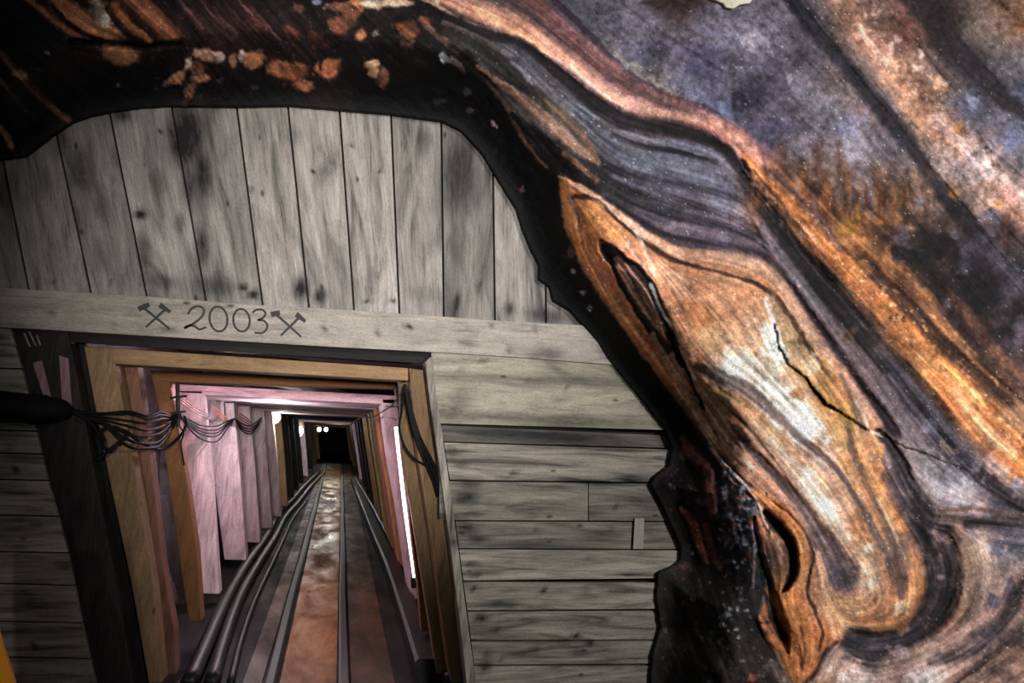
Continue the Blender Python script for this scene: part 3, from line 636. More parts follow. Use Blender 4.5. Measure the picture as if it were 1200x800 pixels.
# ---- base colours: scattered samples, light and shade on the rock included
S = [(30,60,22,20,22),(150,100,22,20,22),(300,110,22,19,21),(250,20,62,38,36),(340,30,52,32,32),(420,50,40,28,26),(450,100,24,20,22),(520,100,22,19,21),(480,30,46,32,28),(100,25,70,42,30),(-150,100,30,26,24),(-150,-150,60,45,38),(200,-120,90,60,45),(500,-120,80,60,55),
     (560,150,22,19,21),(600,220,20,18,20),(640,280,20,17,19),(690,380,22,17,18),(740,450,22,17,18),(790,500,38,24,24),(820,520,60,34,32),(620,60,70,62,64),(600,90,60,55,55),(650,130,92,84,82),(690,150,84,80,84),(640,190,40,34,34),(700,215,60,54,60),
     (760,190,112,116,136),(820,200,122,130,156),(850,225,110,114,136),(780,225,84,80,94),(820,250,70,64,76),(760,250,62,54,62),(860,275,92,80,92),(800,275,98,84,94),(900,290,90,74,82),(730,240,44,38,44),
     (720,20,108,104,118),(700,10,100,96,110),(760,40,102,96,110),(740,85,124,118,118),(770,105,122,114,114),(830,40,112,104,122),(880,40,118,110,128),(850,90,98,90,108),(900,90,92,86,104),(920,140,88,82,98),(860,130,84,76,100),(830,120,104,100,124),(800,90,104,100,120),(790,5,76,56,54),(940,40,92,84,96),
     (960,140,104,98,110),(1000,170,128,120,132),(900,170,96,88,108),(940,180,108,100,112),(970,200,128,112,112),(1040,170,96,88,96),(900,210,150,110,84),(920,240,132,78,48),(960,250,116,72,46),(1000,230,112,92,90),(990,265,150,96,54),(1050,240,112,78,56),(1030,260,138,88,50),(940,215,100,62,48),
     (1010,20,128,94,82),(1020,70,128,108,104),(1050,80,164,118,92),(1070,120,170,124,96),(1100,150,178,134,108),(1130,190,182,160,160),(1160,220,176,140,128),(1190,250,178,130,116),(1060,40,130,80,66),(1040,120,128,112,112),(1080,190,134,120,124),(1110,230,150,118,96),(1170,175,130,112,118),
     (1150,30,124,106,96),(1185,20,156,112,88),(1180,80,112,104,110),(1185,160,92,98,120),(1150,110,72,68,80),(1195,110,90,94,110),(1100,20,60,46,46),(1125,70,64,58,62),(1140,130,90,88,104),
     (1090,290,56,38,36),(1060,290,66,44,36),(1100,330,46,36,38),(1150,300,88,82,98),(1180,270,66,50,52),(1190,330,80,72,86),(1140,350,44,36,42),(1110,380,60,42,38),(1180,390,80,66,78),(1130,400,70,46,38),(1195,430,90,68,64),(1060,340,96,58,40),(1090,370,108,68,44),(1170,450,88,54,38),
     (960,280,150,90,48),(1000,310,140,86,46),(1020,330,168,104,54),(1060,390,196,126,66),(1110,440,214,150,84),(1150,490,208,144,92),(1190,540,178,126,92),(1180,500,190,130,90),(1040,400,150,96,54),(1100,400,150,90,50),(1000,270,176,112,58),(1030,300,150,92,54),(1050,350,140,84,48),
     (950,330,54,44,50),(1000,390,56,46,54),(1050,450,70,60,72),(1090,500,92,86,98),(1130,550,92,86,100),(1170,590,96,92,112),(980,420,88,74,80),(1020,470,98,82,88),(1060,520,116,98,104),(1030,430,60,46,52),(900,270,54,46,52),(1000,440,66,50,56),
     (1100,560,142,128,132),(1080,575,146,128,124),(1150,585,136,126,138),(1180,620,100,92,108),(1100,620,132,104,92),(1150,640,152,128,116),(1190,680,140,116,106),(1130,680,152,126,110),(1160,720,140,112,104),(1120,650,128,104,94),(1190,640,104,98,108),
     (1190,790,170,130,112),(1130,760,148,116,104),(1080,780,160,130,122),(1090,790,184,158,148),(1040,780,150,122,112),(1000,790,178,156,146),(1100,740,128,104,98),(1055,760,122,98,92),(1010,770,120,98,92),(1180,760,140,108,96),(1190,560,150,130,128),(960,795,150,118,98),
     (780,560,34,24,24),(800,600,44,28,26),(830,560,36,28,30),(820,640,32,24,24),(850,600,58,56,64),(860,650,46,44,50),(800,680,48,40,36),(850,700,44,38,36),(800,760,50,44,40),(860,760,52,46,42),(890,780,56,46,40),(780,800,48,42,38),(900,700,36,30,32),(790,640,36,26,24),
     (700,250,178,116,70),(690,290,176,112,66),(740,280,178,124,84),(760,330,182,134,96),(800,340,176,122,80),(850,350,188,138,98),(900,350,176,132,92),(820,390,184,140,100),(870,400,188,152,116),(920,390,182,150,110),(960,430,186,138,86),(720,350,164,100,58),(760,400,150,92,58),(800,440,158,110,78),(780,450,120,80,60),
     (860,440,190,168,142),(900,450,192,178,156),(940,440,188,156,116),(900,500,190,166,136),(930,490,192,180,164),(980,480,184,134,76),(1010,500,184,138,92),(860,480,176,130,90),(830,490,150,116,96),(880,530,190,150,116),(920,540,194,162,130),(960,540,196,182,166),(1000,540,184,140,90),(1030,560,180,128,78),
     (860,530,140,108,90),(900,580,160,120,92),(940,580,196,176,154),(980,600,190,166,140),(1010,620,188,132,84),(1050,620,184,124,76),(1070,680,184,120,72),(1010,680,192,156,126),(1020,710,186,138,98),(960,700,176,128,94),(930,600,140,110,98),(960,640,110,92,88),(985,675,84,72,76),
     (920,620,186,120,70),(938,660,188,122,70),(925,700,184,118,68),(945,740,190,122,70),(970,740,188,124,74),(930,780,188,118,66),(970,710,186,140,102),(900,740,140,88,56),(890,620,70,52,46),(915,650,60,46,44)]
S = np.array(S, float)
def idw(X, Y, P, V, pw=3.2):
    num = 0; den = 0
    for (x, y), v in zip(P, V):
        w = 1/(((X-x)**2+(Y-y)**2+60)**(pw/2)); num = num+w[..., None]*v; den = den+w
    return num/den[..., None]
RIM = [(470,118),(500,60),(548,58),(580,100),(606,145),(640,192),(654,208),(661,262),(684,315),(715,365),(752,416),(788,462),(818,500),(842,534),(870,560),(884,590),(892,640),(896,690),(890,722),(902,748),(915,780),(930,870),(700,900),(560,640),(500,300),(470,118)]  # the arch's lip: its shade is put into the rock colour
LENS = [(655,210),(700,230),(750,266),(790,288),(850,298),(905,312),(930,350),(965,405),(1005,455),(1037,502),(1038,520),(1034,540),(1042,570),(1058,604),(1076,640),(1089,680),(1084,714),(1062,736),(1035,742),(1002,734),(988,728),(985,754),(966,766),(960,785),(942,805),(926,790),(915,770),(898,745),(890,722),(900,700),(893,640),(885,590),(868,561),(842,532),(818,498),(788,460),(752,414),(715,363),(684,313),(661,260)]
QX = WX+8*fbm(PX, PY, 40, 77); QY = WY+8*fbm(PX, PY, 40, 78)
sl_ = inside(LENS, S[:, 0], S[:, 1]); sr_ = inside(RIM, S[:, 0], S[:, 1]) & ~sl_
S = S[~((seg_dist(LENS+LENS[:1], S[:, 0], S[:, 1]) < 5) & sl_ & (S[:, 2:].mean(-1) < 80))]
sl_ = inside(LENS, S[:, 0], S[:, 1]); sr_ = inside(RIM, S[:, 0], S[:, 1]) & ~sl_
def part_idw(m_, region):
    out = np.zeros(PX.shape+(3,)); out[region] = idw(QX[region], QY[region], S[m_, :2], S[m_, 2:]); return out
dl_ = seg_dist(LENS+LENS[:1], WX, WY)*np.where(inside(LENS, WX, WY), 1, -1); dr_ = seg_dist(RIM+RIM[:1], WX, WY)*np.where(inside(RIM, WX, WY), 1, -1)
C = part_idw(~sl_ & ~sr_, (dl_ < 8) & ((dr_ < 8)|(dl_ > -8)) | (dr_ < 8))
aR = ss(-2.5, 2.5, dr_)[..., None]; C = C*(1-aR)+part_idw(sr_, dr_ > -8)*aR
aL = ss(-2.2, 2.2, dl_)[..., None]; C = C*(1-aL)+part_idw(sl_, dl_ > -8)*aL*np.array([1.04, .965, .97])
HT = np.zeros(PX.shape)                       # relief in metres, + = out of the rock
FLOWP = []; FLOWT = []
def stroke(pts, col, w, a=1., soft=.6, h=0., flow=True, n=7, rag=.25, seed=None):
    """band of rock colour: pts may carry their own half width as a third value"""
    P3 = [(p[0], p[1], p[2] if len(p) > 2 else w) for p in pts]
    P = smooth_path(P3, n) if len(P3) > 2 else [np.array(p, float) for p in P3]
    P = np.array(P)
    for e_, i_ in ((0, 1), (-1, -2)):            # bands run on past the charted area
        if P[e_, 0] > 1185 or P[e_, 1] < 4 or P[e_, 1] > 792 or P[e_, 0] < 4:
            d_ = P[e_, :2]-P[i_, :2]; d_ = d_/(np.linalg.norm(d_)+1e-9)
            q_ = np.array([*(P[e_, :2]+d_*330), P[e_, 2]])
            P = np.vstack([q_, P]) if e_ == 0 else np.vstack([P, q_])
    m = P[:, 2].max()*1.8+6
    x0, x1, y0, y1 = P[:, 0].min()-m, P[:, 0].max()+m, P[:, 1].min()-m, P[:, 1].max()+m
    ix = np.where((gx > x0) & (gx < x1))[0]; iy = np.where((gy > y0) & (gy < y1))[0]
    if flow:
        for a_, b_ in zip(P[:-1:3], P[1::3]):
            FLOWP.append((a_[:2]+b_[:2])/2); d = b_[:2]-a_[:2]; FLOWT.append(d/(np.linalg.norm(d)+1e-9))
    if len(ix) == 0 or len(iy) == 0: return
    sl = np.s_[iy[0]:iy[-1]+1, ix[0]:ix[-1]+1]; X = WX[sl]; Y = WY[sl]
    best = np.full(X.shape, 1e9); hw = np.ones(X.shape)
    for p, q in zip(P[:-1], P[1:]):
        dx, dy = q[0]-p[0], q[1]-p[1]; L = dx*dx+dy*dy+1e-9
        t = np.clip(((X-p[0])*dx+(Y-p[1])*dy)/L, 0, 1)
        d = np.sqrt((X-p[0]-t*dx)**2+(Y-p[1]-t*dy)**2); wd = np.maximum(p[2]+(q[2]-p[2])*t, .3)
        k = d/wd < best/hw; best = np.where(k, d, best); hw = np.where(k, wd, hw)
    u = best/hw*(1+rag*fbm(PX[sl], PY[sl], max(m*.5, 7), (seed or int(P[0, 0]+P[0, 1]) & 255)+3))
    al = a*(1-ss(1-soft, 1+soft*.6, u))
    C[sl] = C[sl]*(1-al[..., None])+np.array(col, float)*al[..., None]
    HT[sl] += h*al
def blob(x, y, rx, ry, ang, col, a=.8, rag=1.1, h=0.):
    r = max(rx, ry)*2
    ix = np.where((gx > x-r) & (gx < x+r))[0]; iy = np.where((gy > y-r) & (gy < y+r))[0]
    if len(ix) == 0 or len(iy) == 0: return
    sl = np.s_[iy[0]:iy[-1]+1, ix[0]:ix[-1]+1]; X = WX[sl]-x; Y = WY[sl]-y; t = math.radians(ang)
    u = np.sqrt(((X*math.cos(t)+Y*math.sin(t))/rx)**2+((-X*math.sin(t)+Y*math.cos(t))/ry)**2)*(1+rag*fbm(PX[sl], PY[sl], max(rx, ry)*.45+2.5, int(x+3*y) & 255))
    al = a*(1-ss(.5, 1.15, u)); C[sl] = C[sl]*(1-al[..., None])+np.array(col, float)*al[..., None]; HT[sl] += h*al
# --- purple-grey field above
for a in [(790,3,60,7,0,(76,54,52)),(740,78,22,12,30,(140,132,126)),(768,100,20,9,40,(146,134,124)),(700,50,20,9,30,(128,120,122)),(886,46,14,9,0,(146,132,140)),(720,30,30,8,20,(110,104,124)),(830,70,30,26,0,(84,78,104)),(880,112,22,18,0,(70,62,84)),(800,60,14,9,0,(96,86,112)),
          (905,150,30,16,0,(84,78,104)),(760,60,24,18,0,(92,88,114)),(845,135,14,22,0,(112,116,148)),(860,118,4,12,0,(52,44,58)),(870,116,3,10,0,(54,46,60)),(940,110,16,10,0,(112,106,118)),(925,88,4,8,0,(130,122,128)),(990,150,22,14,0,(120,114,140)),(960,60,14,18,0,(88,80,92)),(700,100,10,22,50,(88,84,104)),(757,103,8,13,60,(62,56,80))]: blob(*a)
stroke([(640,-10),(690,40),(730,80),(780,112),(830,128),(870,160),(900,182)], (58,48,66), 4.5, .75)
stroke([(590,-30),(640,18),(680,55),(715,85),(750,108),(800,128),(850,152),(885,180),(905,192)], (152,96,92), 13, .8)
stroke([(590,0),(640,30),(680,62),(720,92),(770,120),(820,138),(850,152)], (98,70,72), 5, .7)
stroke([(500,-20),(550,6),(600,28),(650,66),(690,100),(730,128),(770,140),(820,150),(860,165),(880,190)], (206,140,116), 16, .9, h=.012)
stroke([(640,62),(680,94),(715,122),(750,136)], (226,168,158), 5, .7)
stroke([(560,12),(600,32),(640,62)], (222,158,112), 6, .7)
stroke([(740,132),(790,144),(830,152),(862,170),(880,200)], (178,110,100), 5, .7)
stroke([(500,2),(550,26),(600,42),(640,66),(680,104),(700,122)], (196,150,134), 2.2, .8)
# --- black belt under it
stroke([(520,18,5),(570,38,6),(610,52,7),(645,78,9),(680,108,10),(715,132,11),(750,145,11),(790,152,11),(825,162,10),(850,178,8),(868,200,8),(885,228,9),(910,262,10),(935,296,10),(970,335,12)], (34,30,36), 9, .92, h=-.012)
stroke([(520,26),(560,44),(600,66)], (120,104,104), 3, .7)
stroke([(645,96),(668,116),(690,132),(700,140)], (156,150,164), 1.6, .8)
stroke([(720,152),(760,164),(800,172),(840,184)], (112,108,116), 2.0, .8)
stroke([(690,142),(720,160),(760,172),(800,180),(838,190)], (44,40,46), 4, .75)
stroke([(858,172),(872,196),(888,226),(905,250)], (150,140,140), 1.5, .6)
# --- grey body left of the belt
stroke([(600,60),(640,95),(680,135),(720,170),(770,190),(830,196),(868,216)], (96,96,108), 13, .55)
stroke([(600,74),(612,86),(622,98)], (168,164,178), 3, .6)
stroke([(640,110),(680,150),(720,190),(760,215)], (70,66,68), 6, .5)
stroke([(700,190),(750,206),(800,218),(860,232),(900,250)], (56,52,64), 5, .7)
stroke([(690,212),(740,236),(800,252),(860,268),(920,300)], (54,48,56), 5, .7)
stroke([(720,206),(780,226),(840,244),(890,258)], (104,100,116), 3, .6)
stroke([(760,270),(810,282),(860,290),(900,300)], (52,42,50), 3.5, .7)
stroke([(790,262),(840,272),(890,286)], (122,104,112), 4, .6)
stroke([(560,50),(600,84),(640,130),(680,176),(705,205)], (44,38,36), 9, .5)
# --- tan ribbons in the black
stroke([(500,30),(530,58),(560,88),(590,120),(606,150),(632,190)], (124,90,76), 3.5, .85)
stroke([(580,95,3),(615,118,8),(650,148,10),(675,172,8),(700,190,4)], (166,124,102), 8, .85, h=.01)
stroke([(640,118,3),(665,140,6),(690,170,5),(700,185,2)], (140,98,72), 6, .7)
stroke([(560,78),(590,100),(620,125)], (150,106,86), 3, .8)
stroke([(528,55),(560,90),(585,130),(610,165),(640,200)], (20,17,18), 6, .6)
stroke([(600,135,4),(640,170,9),(670,200,9),(700,222,6)], (24,20,22), 8, .9)
stroke([(610,158),(625,178),(640,196)], (128,88,70), 2.5, .7)
stroke([(660,180),(680,195),(700,212)], (130,84,58), 3, .7)
for a in [(520,66,6,8,0,(150,152,148)),(530,70,10,5,20,(120,110,106)),(540,78,4,10,-30,(120,100,92)),(434,76,8,6,-20,(172,140,110)),(448,88,8,12,0,(104,72,60)),(440,38,4,4,0,(150,140,124)),(478,48,14,10,0,(110,72,52)),(500,25,10,6,0,(124,66,46)),(440,4,40,5,0,(178,160,136)),(410,20,14,14,0,(132,84,58)),
          (547,107,5,5,0,(84,76,78)),(552,128,8,4,0,(92,72,74)),(578,145,3,6,-30,(150,130,130)),(610,222,5,3,40,(130,84,100)),(668,295,5,8,0,(104,62,74)),(672,318,3,3,0,(128,104,112)),(683,343,5,4,0,(110,104,116)),(690,360,3,5,0,(90,86,96)),(515,118,9,4,-30,(60,58,60))]: blob(*a)
# --- ceiling patches, upper left
stroke([(28,-6),(50,14),(75,34),(92,42)], (158,92,56), 5, .9)
stroke([(68,4),(90,20),(110,34),(132,42)], (196,122,76), 13, .9, h=.02)
blob(118,14,12,16,-20,(168,148,132)); blob(124,26,5,10,-20,(186,168,150))
stroke([(134,8),(150,28),(168,42),(174,48)], (188,110,62), 6, .9, h=.015)
stroke([(150,-6),(170,12),(186,28),(202,44)], (188,108,70), 12, .9, h=.02)
stroke([(124,10),(142,34),(160,50)], (30,22,20), 2.5, .8)
stroke([(148,12),(165,30),(180,44)], (64,34,26), 2.5, .8)
stroke([(60,6),(80,26),(100,40),(128,50)], (34,24,22), 3, .8)
stroke([(85,48),(130,52),(170,54),(210,50)], (18,14,15), 4.5, .9, h=-.03)
blob(136,62,32,15,5,(176,116,72),.95,.9,.01)
stroke([(215,48),(219,58),(222,66)], (92,52,52), 3, .8)
for q in [(243,65,20,8,5,(238,186,154)),(256,68,8,8,0,(190,176,170)),(221,74,6,9,0,(236,214,196)),(207,92,17,8,-25,(204,150,116)),(236,92,14,6,5,(204,152,118)),(224,108,20,7,-62,(134,92,78)),(232,80,12,9,0,(150,104,82)),
          (283,66,6,9,0,(206,196,206)),(296,71,13,12,0,(204,150,108)),(274,72,5,10,0,(176,130,96)),(327,80,18,15,12,(196,130,92)),(345,84,16,13,0,(180,116,78)),(354,101,16,8,10,(156,106,80)),(386,80,19,14,-8,(214,136,94)),(436,74,10,5,-20,(208,176,140)),(438,84,7,9,20,(214,180,140)),(449,92,7,12,0,(140,100,84)),
          (478,36,16,16,0,(134,84,60)),(395,30,16,12,40,(150,92,74)),(412,14,16,12,0,(176,112,80)),(370,44,16,10,30,(110,66,56)),(340,36,16,8,30,(104,62,56)),(424,40,8,10,0,(190,130,100)),(415,4,12,6,0,(210,150,110)),(460,3,30,5,0,(212,200,184)),(430,6,12,5,0,(216,210,196)),(300,30,20,12,30,(84,50,48)),(270,50,16,8,20,(70,42,40))]: blob(*q[:5], tuple(np.array(q[5])*(.95, .84, .76)), .95, .75, .012)
blob(376,74,2.5,14,0,(36,22,20),.9); blob(365,82,2.5,14,10,(44,28,26),.9); blob(310,82,2.5,14,0,(24,18,18),.9); blob(222,86,3,6,30,(40,26,24),.9)
for x, y, l in ((215,18,30),(232,12,40),(250,22,34),(295,20,28),(310,36,24),(345,16,30),(370,26,30),(200,0,30),(275,4,26)):
    stroke([(x,y-l*.4),(x+l*.3,y),(x+l*.8,y+l*.5)], (118,76,72), 1.6, .6)
stroke([(-20,40),(0,62),(18,82),(36,102),(60,125),(80,140)], (104,74,56), 5, .85)
blob(26,88,12,6,50,(156,116,80)); stroke([(0,95),(22,120),(40,138)], (70,64,60), 4, .7); stroke([(-10,140),(5,156),(14,172)], (150,116,88), 4, .9); stroke([(5,118),(20,138),(28,150)], (60,56,54), 4, .6)
for a in [(55,62,3,3,0,(130,126,120)),(50,82,8,2,10,(84,80,76)),(139,100,3,2,0,(120,116,112)),(183,92,8,2,0,(90,84,82)),(258,94,5,3,0,(90,88,84)),(300,103,5,4,0,(80,76,66)),(385,50,14,8,0,(90,50,42)),(350,8,10,5,0,(150,90,74)),(395,8,12,8,0,(176,110,86)),(372,2,8,4,0,(160,160,180))]: blob(*a)
# --- orange / dark belts sweeping down the right
stroke([(975,-20),(1000,30),(1030,66),(1058,105),(1085,135),(1115,160),(1150,195),(1200,250)], (176,122,92), 17, .6)
stroke([(1005,30),(1028,60),(1048,84)], (198,170,154), 4, .6)
stroke([(1060,-10,14),(1090,20,18),(1115,55,18),(1150,90,14),(1180,120,10),(1210,135,8)], (52,44,50), 14, .8, h=-.015)
stroke([(920,-10,8),(950,30,11),(978,62,11),(1004,92,11),(1030,125,12),(1060,160,11),(1080,190,8),(1100,220,10),(1125,250,12),(1150,280,12)], (44,40,50), 11, .85, h=-.015)
stroke([(1095,140),(1125,165),(1155,195),(1190,225),(1215,250)], (188,160,158), 9, .6)
for a in [(1122,150,9,9,0,(184,130,80)),(1118,228,10,7,0,(170,112,60)),(1150,195,22,14,40,(190,172,176)),(1185,225,14,10,30,(184,130,124)),(1168,240,12,6,0,(186,132,84)),(1158,176,5,6,0,(40,38,50)),(1186,162,14,16,0,(100,108,138)),(1140,120,8,10,0,(108,118,146)),(1172,30,12,12,0,(150,118,106)),(1196,28,9,14,0,(180,118,76)),(1050,80,8,8,0,(190,140,110)),(1080,62,5,6,0,(178,160,150)),(1100,100,14,8,40,(196,150,116))]: blob(*a)
# rusty runs
for x, y, l, c, w in ((915,172,40,(104,60,40),4),(958,172,50,(96,54,40),5),(982,165,40,(88,60,52),4),(938,200,40,(150,88,48),7),(955,225,50,(86,48,38),7),(972,215,44,(120,70,44),5),(1010,190,60,(132,118,126),6),(1045,195,50,(98,70,60),5),(990,205,50,(104,72,56),5),(905,195,34,(176,104,58),4),(1030,230,40,(150,92,44),8),(1060,225,40,(124,82,46),6),(925,225,40,(170,104,56),6)):
    stroke([(x,y),(x+2,y+l*.5),(x+7,y+l)], c, w*1.3, .6, soft=.95, rag=.9, flow=False)
for k in range(34):
    x = 895+k*5.2+((k*37) % 7); y = 185+((k*53) % 60); stroke([(x,y),(x+3,y+20),(x+8,y+42)], [(86,48,36),(168,106,60),(120,72,48),(128,110,112)][k % 4], 2.6, .5, soft=.95, rag=.9, flow=False)
# main orange belt
stroke([(875,186,5),(905,216,6),(935,252,8),(965,286,10),(1000,320,13),(1035,358,15),(1070,400,18),(1110,445,22),(1150,492,24),(1200,545,26)], (208,124,66), 12, .9, h=.015)
stroke([(1060,400),(1090,425),(1125,450),(1160,485)], (228,152,92), 7, .6)
stroke([(1120,460),(1150,500),(1185,530)], (206,164,130), 8, .5)
stroke([(905,200),(935,232),(960,258),(985,292)], (112,80,80), 4, .7)
stroke([(885,215),(915,240),(945,270),(968,296)], (200,150,124), 2.5, .6)
stroke([(990,262,5),(1020,282,9),(1050,310,9),(1085,345,9),(1110,385,7),(1140,415,7)], (176,112,62), 8, .75)
stroke([(1005,300,4),(1025,322,9),(1055,350,9),(1090,388,9),(1130,425,9),(1180,470,9)], (78,48,36), 8, .7)
stroke([(1110,340,5),(1140,375,8),(1165,410,8),(1210,450,8)], (156,98,66), 7, .55)
for a in [(998,262,12,20,35,(176,122,44)),(1012,312,16,10,40,(196,124,60)),(1060,284,20,16,0,(68,46,42)),(1075,300,26,16,30,(42,34,36)),(1112,290,30,10,40,(40,34,38)),(1150,290,16,26,35,(98,90,108)),(1110,300,8,8,0,(134,84,56)),(1068,268,7,6,0,(176,130,92)),(1120,275,9,7,0,(110,104,110)),(1160,340,26,12,40,(36,30,34)),(1190,320,14,18,20,(84,76,88)),(1175,270,8,18,0,(110,66,50)),(1195,400,10,18,0,(104,84,98)),(1130,345,26,12,40,(36,30,34)),(1080,235,10,8,0,(110,100,110)),(1190,365,20,10,0,(60,48,52)),(1165,255,10,12,0,(92,90,112)),(1060,330,10,16,-30,(92,56,38)),(1105,360,10,10,0,(120,88,84))]: blob(*a)
# dark belt between orange belt and the boss
stroke([(868,206,6),(895,250,10),(930,300,15),(970,350,20),(1010,395,22),(1050,440,22),(1090,490,20),(1120,530,14),(1160,570,12),(1210,610,10)], (50,42,48), 16, .85, h=-.02)
stroke([(915,262),(950,310),(985,350),(1015,385)], (96,86,92), 2, .55); stroke([(930,262),(965,305),(1000,345)], (92,80,82), 1.5, .5)
stroke([(878,240,4),(905,285,7),(940,335,9),(975,380,10),(1010,425,12),(1045,480,14),(1070,510,16)], (128,112,118), 9, .8, h=.012)
stroke([(895,305,4),(930,345,6),(965,395,7),(1000,445,7),(1035,490,8),(1050,510,6)], (50,36,44), 5, .85, h=-.015)
stroke([(880,298,3),(915,330,4),(950,380,5),(985,430,5),(1015,470,5),(1035,500,4)], (92,66,74), 4, .7)
stroke([(1030,410),(1070,455),(1110,505),(1140,545)], (88,82,96), 7, .6)
stroke([(1060,470),(1100,520),(1150,565),(1200,600)], (60,52,64), 6, .6)
stroke([(1045,440),(1090,500),(1135,560),(1190,600)], (112,104,116), 4, .5)
blob(995,392,8,12,40,(112,80,54),.6); blob(1090,500,14,10,40,(104,102,118))
# lilac slab and brown seam lower right
stroke([(1060,530),(1100,560),(1140,585)], (150,136,138), 18, .6)
stroke([(1040,560,8),(1060,590,12),(1085,610,12),(1120,612,9),(1200,608,5)], (82,62,62), 9, .7)
stroke([(1085,602),(1130,596),(1200,604)], (116,80,62), 2.5, .8); stroke([(1090,614),(1150,612),(1210,616)], (70,54,54), 2.5, .7)
for a in [(1165,545,14,12,40,(182,160,160)),(1120,575,20,12,20,(158,146,150)),(1192,570,8,12,0,(170,160,190)),(1110,525,12,6,30,(136,108,92)),(1175,640,20,12,0,(96,92,108)),(1140,650,22,16,0,(160,134,110)),(1120,700,14,26,10,(156,124,98)),(1160,690,20,20,0,(156,128,118)),(1195,700,12,30,0,(140,106,92)),(1090,560,16,10,20,(150,140,146))]: blob(*a)
# the lower folds around the boss
stroke([(1030,505,4),(1048,530,8),(1060,565,12),(1078,600,18),(1098,640,22),(1106,680,22),(1096,715,20),(1070,742,16),(1030,750,12),(995,748,10)], (54,46,54), 17, .9, h=-.03)
stroke([(990,752,6),(1010,765,16),(1035,768,12),(1060,760,8)], (50,46,56), 10, .7)
stroke([(1120,620),(1135,660),(1135,700),(1115,735),(1080,760),(1040,778)], (156,122,104), 10, .7, h=.01)
stroke([(1200,690,8),(1180,720,10),(1155,745,11),(1125,765,9),(1090,775,6)], (70,60,66), 9, .8, h=-.015)
stroke([(1160,680),(1150,720),(1120,745),(1080,762)], (178,142,132), 5, .6)
stroke([(1210,750),(1170,770),(1130,795)], (184,138,112), 9, .6); stroke([(1200,730),(1160,770),(1120,800),(1100,820)], (80,62,62), 4, .7)
for a in [(1085,792,24,10,0,(196,176,172)),(1000,790,24,12,0,(186,164,156)),(1050,790,14,8,0,(150,110,104)),(1055,765,12,8,0,(178,146,140)),(1165,705,12,10,0,(80,76,90)),(1185,690,8,12,0,(60,56,66))]: blob(*a)
# --- THE ORANGE BOSS
stroke([(655,208,2),(690,226,5),(730,255,6),(770,285,7),(810,300,8),(860,304,8),(900,315,8),(928,352,7),(960,402,7),(1000,455,7),(1030,498,6)], (196,146,118), 7, .85, h=.01)
stroke([(662,215),(668,262),(690,315),(722,365),(756,410),(790,455),(818,492)], (184,114,64), 7, .85, h=.012)
stroke([(667,233,2.2),(680,230,3.4),(700,236,2.6),(722,256,2.2),(750,280,2.),(780,300,2.8),(815,312,2.6),(860,324,2.4),(900,340,3.4),(925,370,3.4),(950,410,3),(975,445,3)], (74,48,42), 2.4, .85, h=-.008)
stroke([(668,236),(676,256),(682,285),(698,318),(712,345)], (66,42,34), 2., .85, h=-.008)
stroke([(668,232),(674,250),(676,262)], (196,160,134), 2, .6)
stroke([(676,262),(690,300),(712,345),(740,385),(770,425)], (196,130,84), 3, .6)
# eye
stroke([(704,284,3),(714,296,9),(728,306,8),(748,318,6),(764,340,5),(776,366,5),(786,392,5.5),(797,420,4),(812,452,2.4),(826,480,1.5)], (22,17,18), 6, .97, h=-.045, soft=.4)
stroke([(714,300,2),(722,322,3.2),(736,348,3.4),(752,372,5),(768,392,6),(782,410,7)], (26,20,20), 4, .95, h=-.03, soft=.4)
stroke([(722,304,4),(738,322,10),(752,345,11),(766,370,8),(778,388,4)], (128,88,74), 9, .85)
for q in ([(724,308),(742,335),(764,365)],[(732,308),(750,332),(768,360)],[(728,322),(744,350),(760,372)]): stroke(q, (172,128,118), 1.4, .7, h=.006)
stroke([(735,318),(750,348),(768,378)], (66,44,42), 1.8, .8)
stroke([(762,332),(770,350),(778,368),(786,380)], (206,204,212), 2.2, .9); stroke([(786,380),(800,410),(812,438),(822,456)], (196,160,140), 2, .7)
stroke([(746,270),(758,300),(768,322)], (206,188,178), 3, .45); stroke([(735,285),(745,300),(756,314)], (206,184,172), 3, .45)
# pale heart
for a in [(872,432,20,20,0,(200,196,188)),(880,440,30,22,20,(196,184,164)),(925,480,34,26,45,(204,200,190)),(940,500,24,20,45,(206,204,200)),(900,398,9,26,-20,(206,204,200)),(912,418,12,18,0,(190,176,156)),(950,428,10,14,30,(206,186,150)),(860,470,26,10,30,(168,126,88)),(820,370,26,24,0,(176,116,70)),(850,340,26,16,0,(190,132,96)),
          (920,400,14,12,0,(186,140,90)),(835,400,20,16,0,(190,150,104)),(795,330,22,12,40,(182,134,104)),(975,450,16,20,-30,(184,130,76)),(985,500,18,24,0,(184,132,76)),(900,360,22,14,0,(192,146,110)),(935,460,10,8,0,(176,112,60)),(870,410,16,8,0,(176,122,72)),(715,268,22,10,40,(190,126,72)),(700,260,12,24,-20,(186,120,66)),(938,398,4,7,0,(130,84,50))]: blob(*a, )
for a in [(868,424,26,24,20,(204,198,188)),(905,470,34,24,40,(206,202,192)),(940,498,30,22,50,(208,204,196)),(958,575,14,34,-35,(204,194,180)),(905,400,10,30,-20,(208,206,200)),(985,625,12,30,-30,(200,180,156)),(890,360,26,14,10,(196,150,116)),(840,335,30,14,20,(192,128,90))]: blob(*a, .6, .8)
stroke([(765,392,3),(790,436,5),(815,478,7),(842,515,8),(868,545,7)], (172,132,108), 8, .8)
for q in ([(800,432),(822,470),(850,510),(885,555)],[(812,440),(838,480),(872,520),(905,562)],[(790,450),(812,486),(835,516)]): stroke(q, (214,190,170), 1.4, .6)
for q in ([(806,455),(830,492),(860,528)],[(845,470),(880,505),(915,548),(940,590)]): stroke(q, (112,82,70), 1.6, .6)
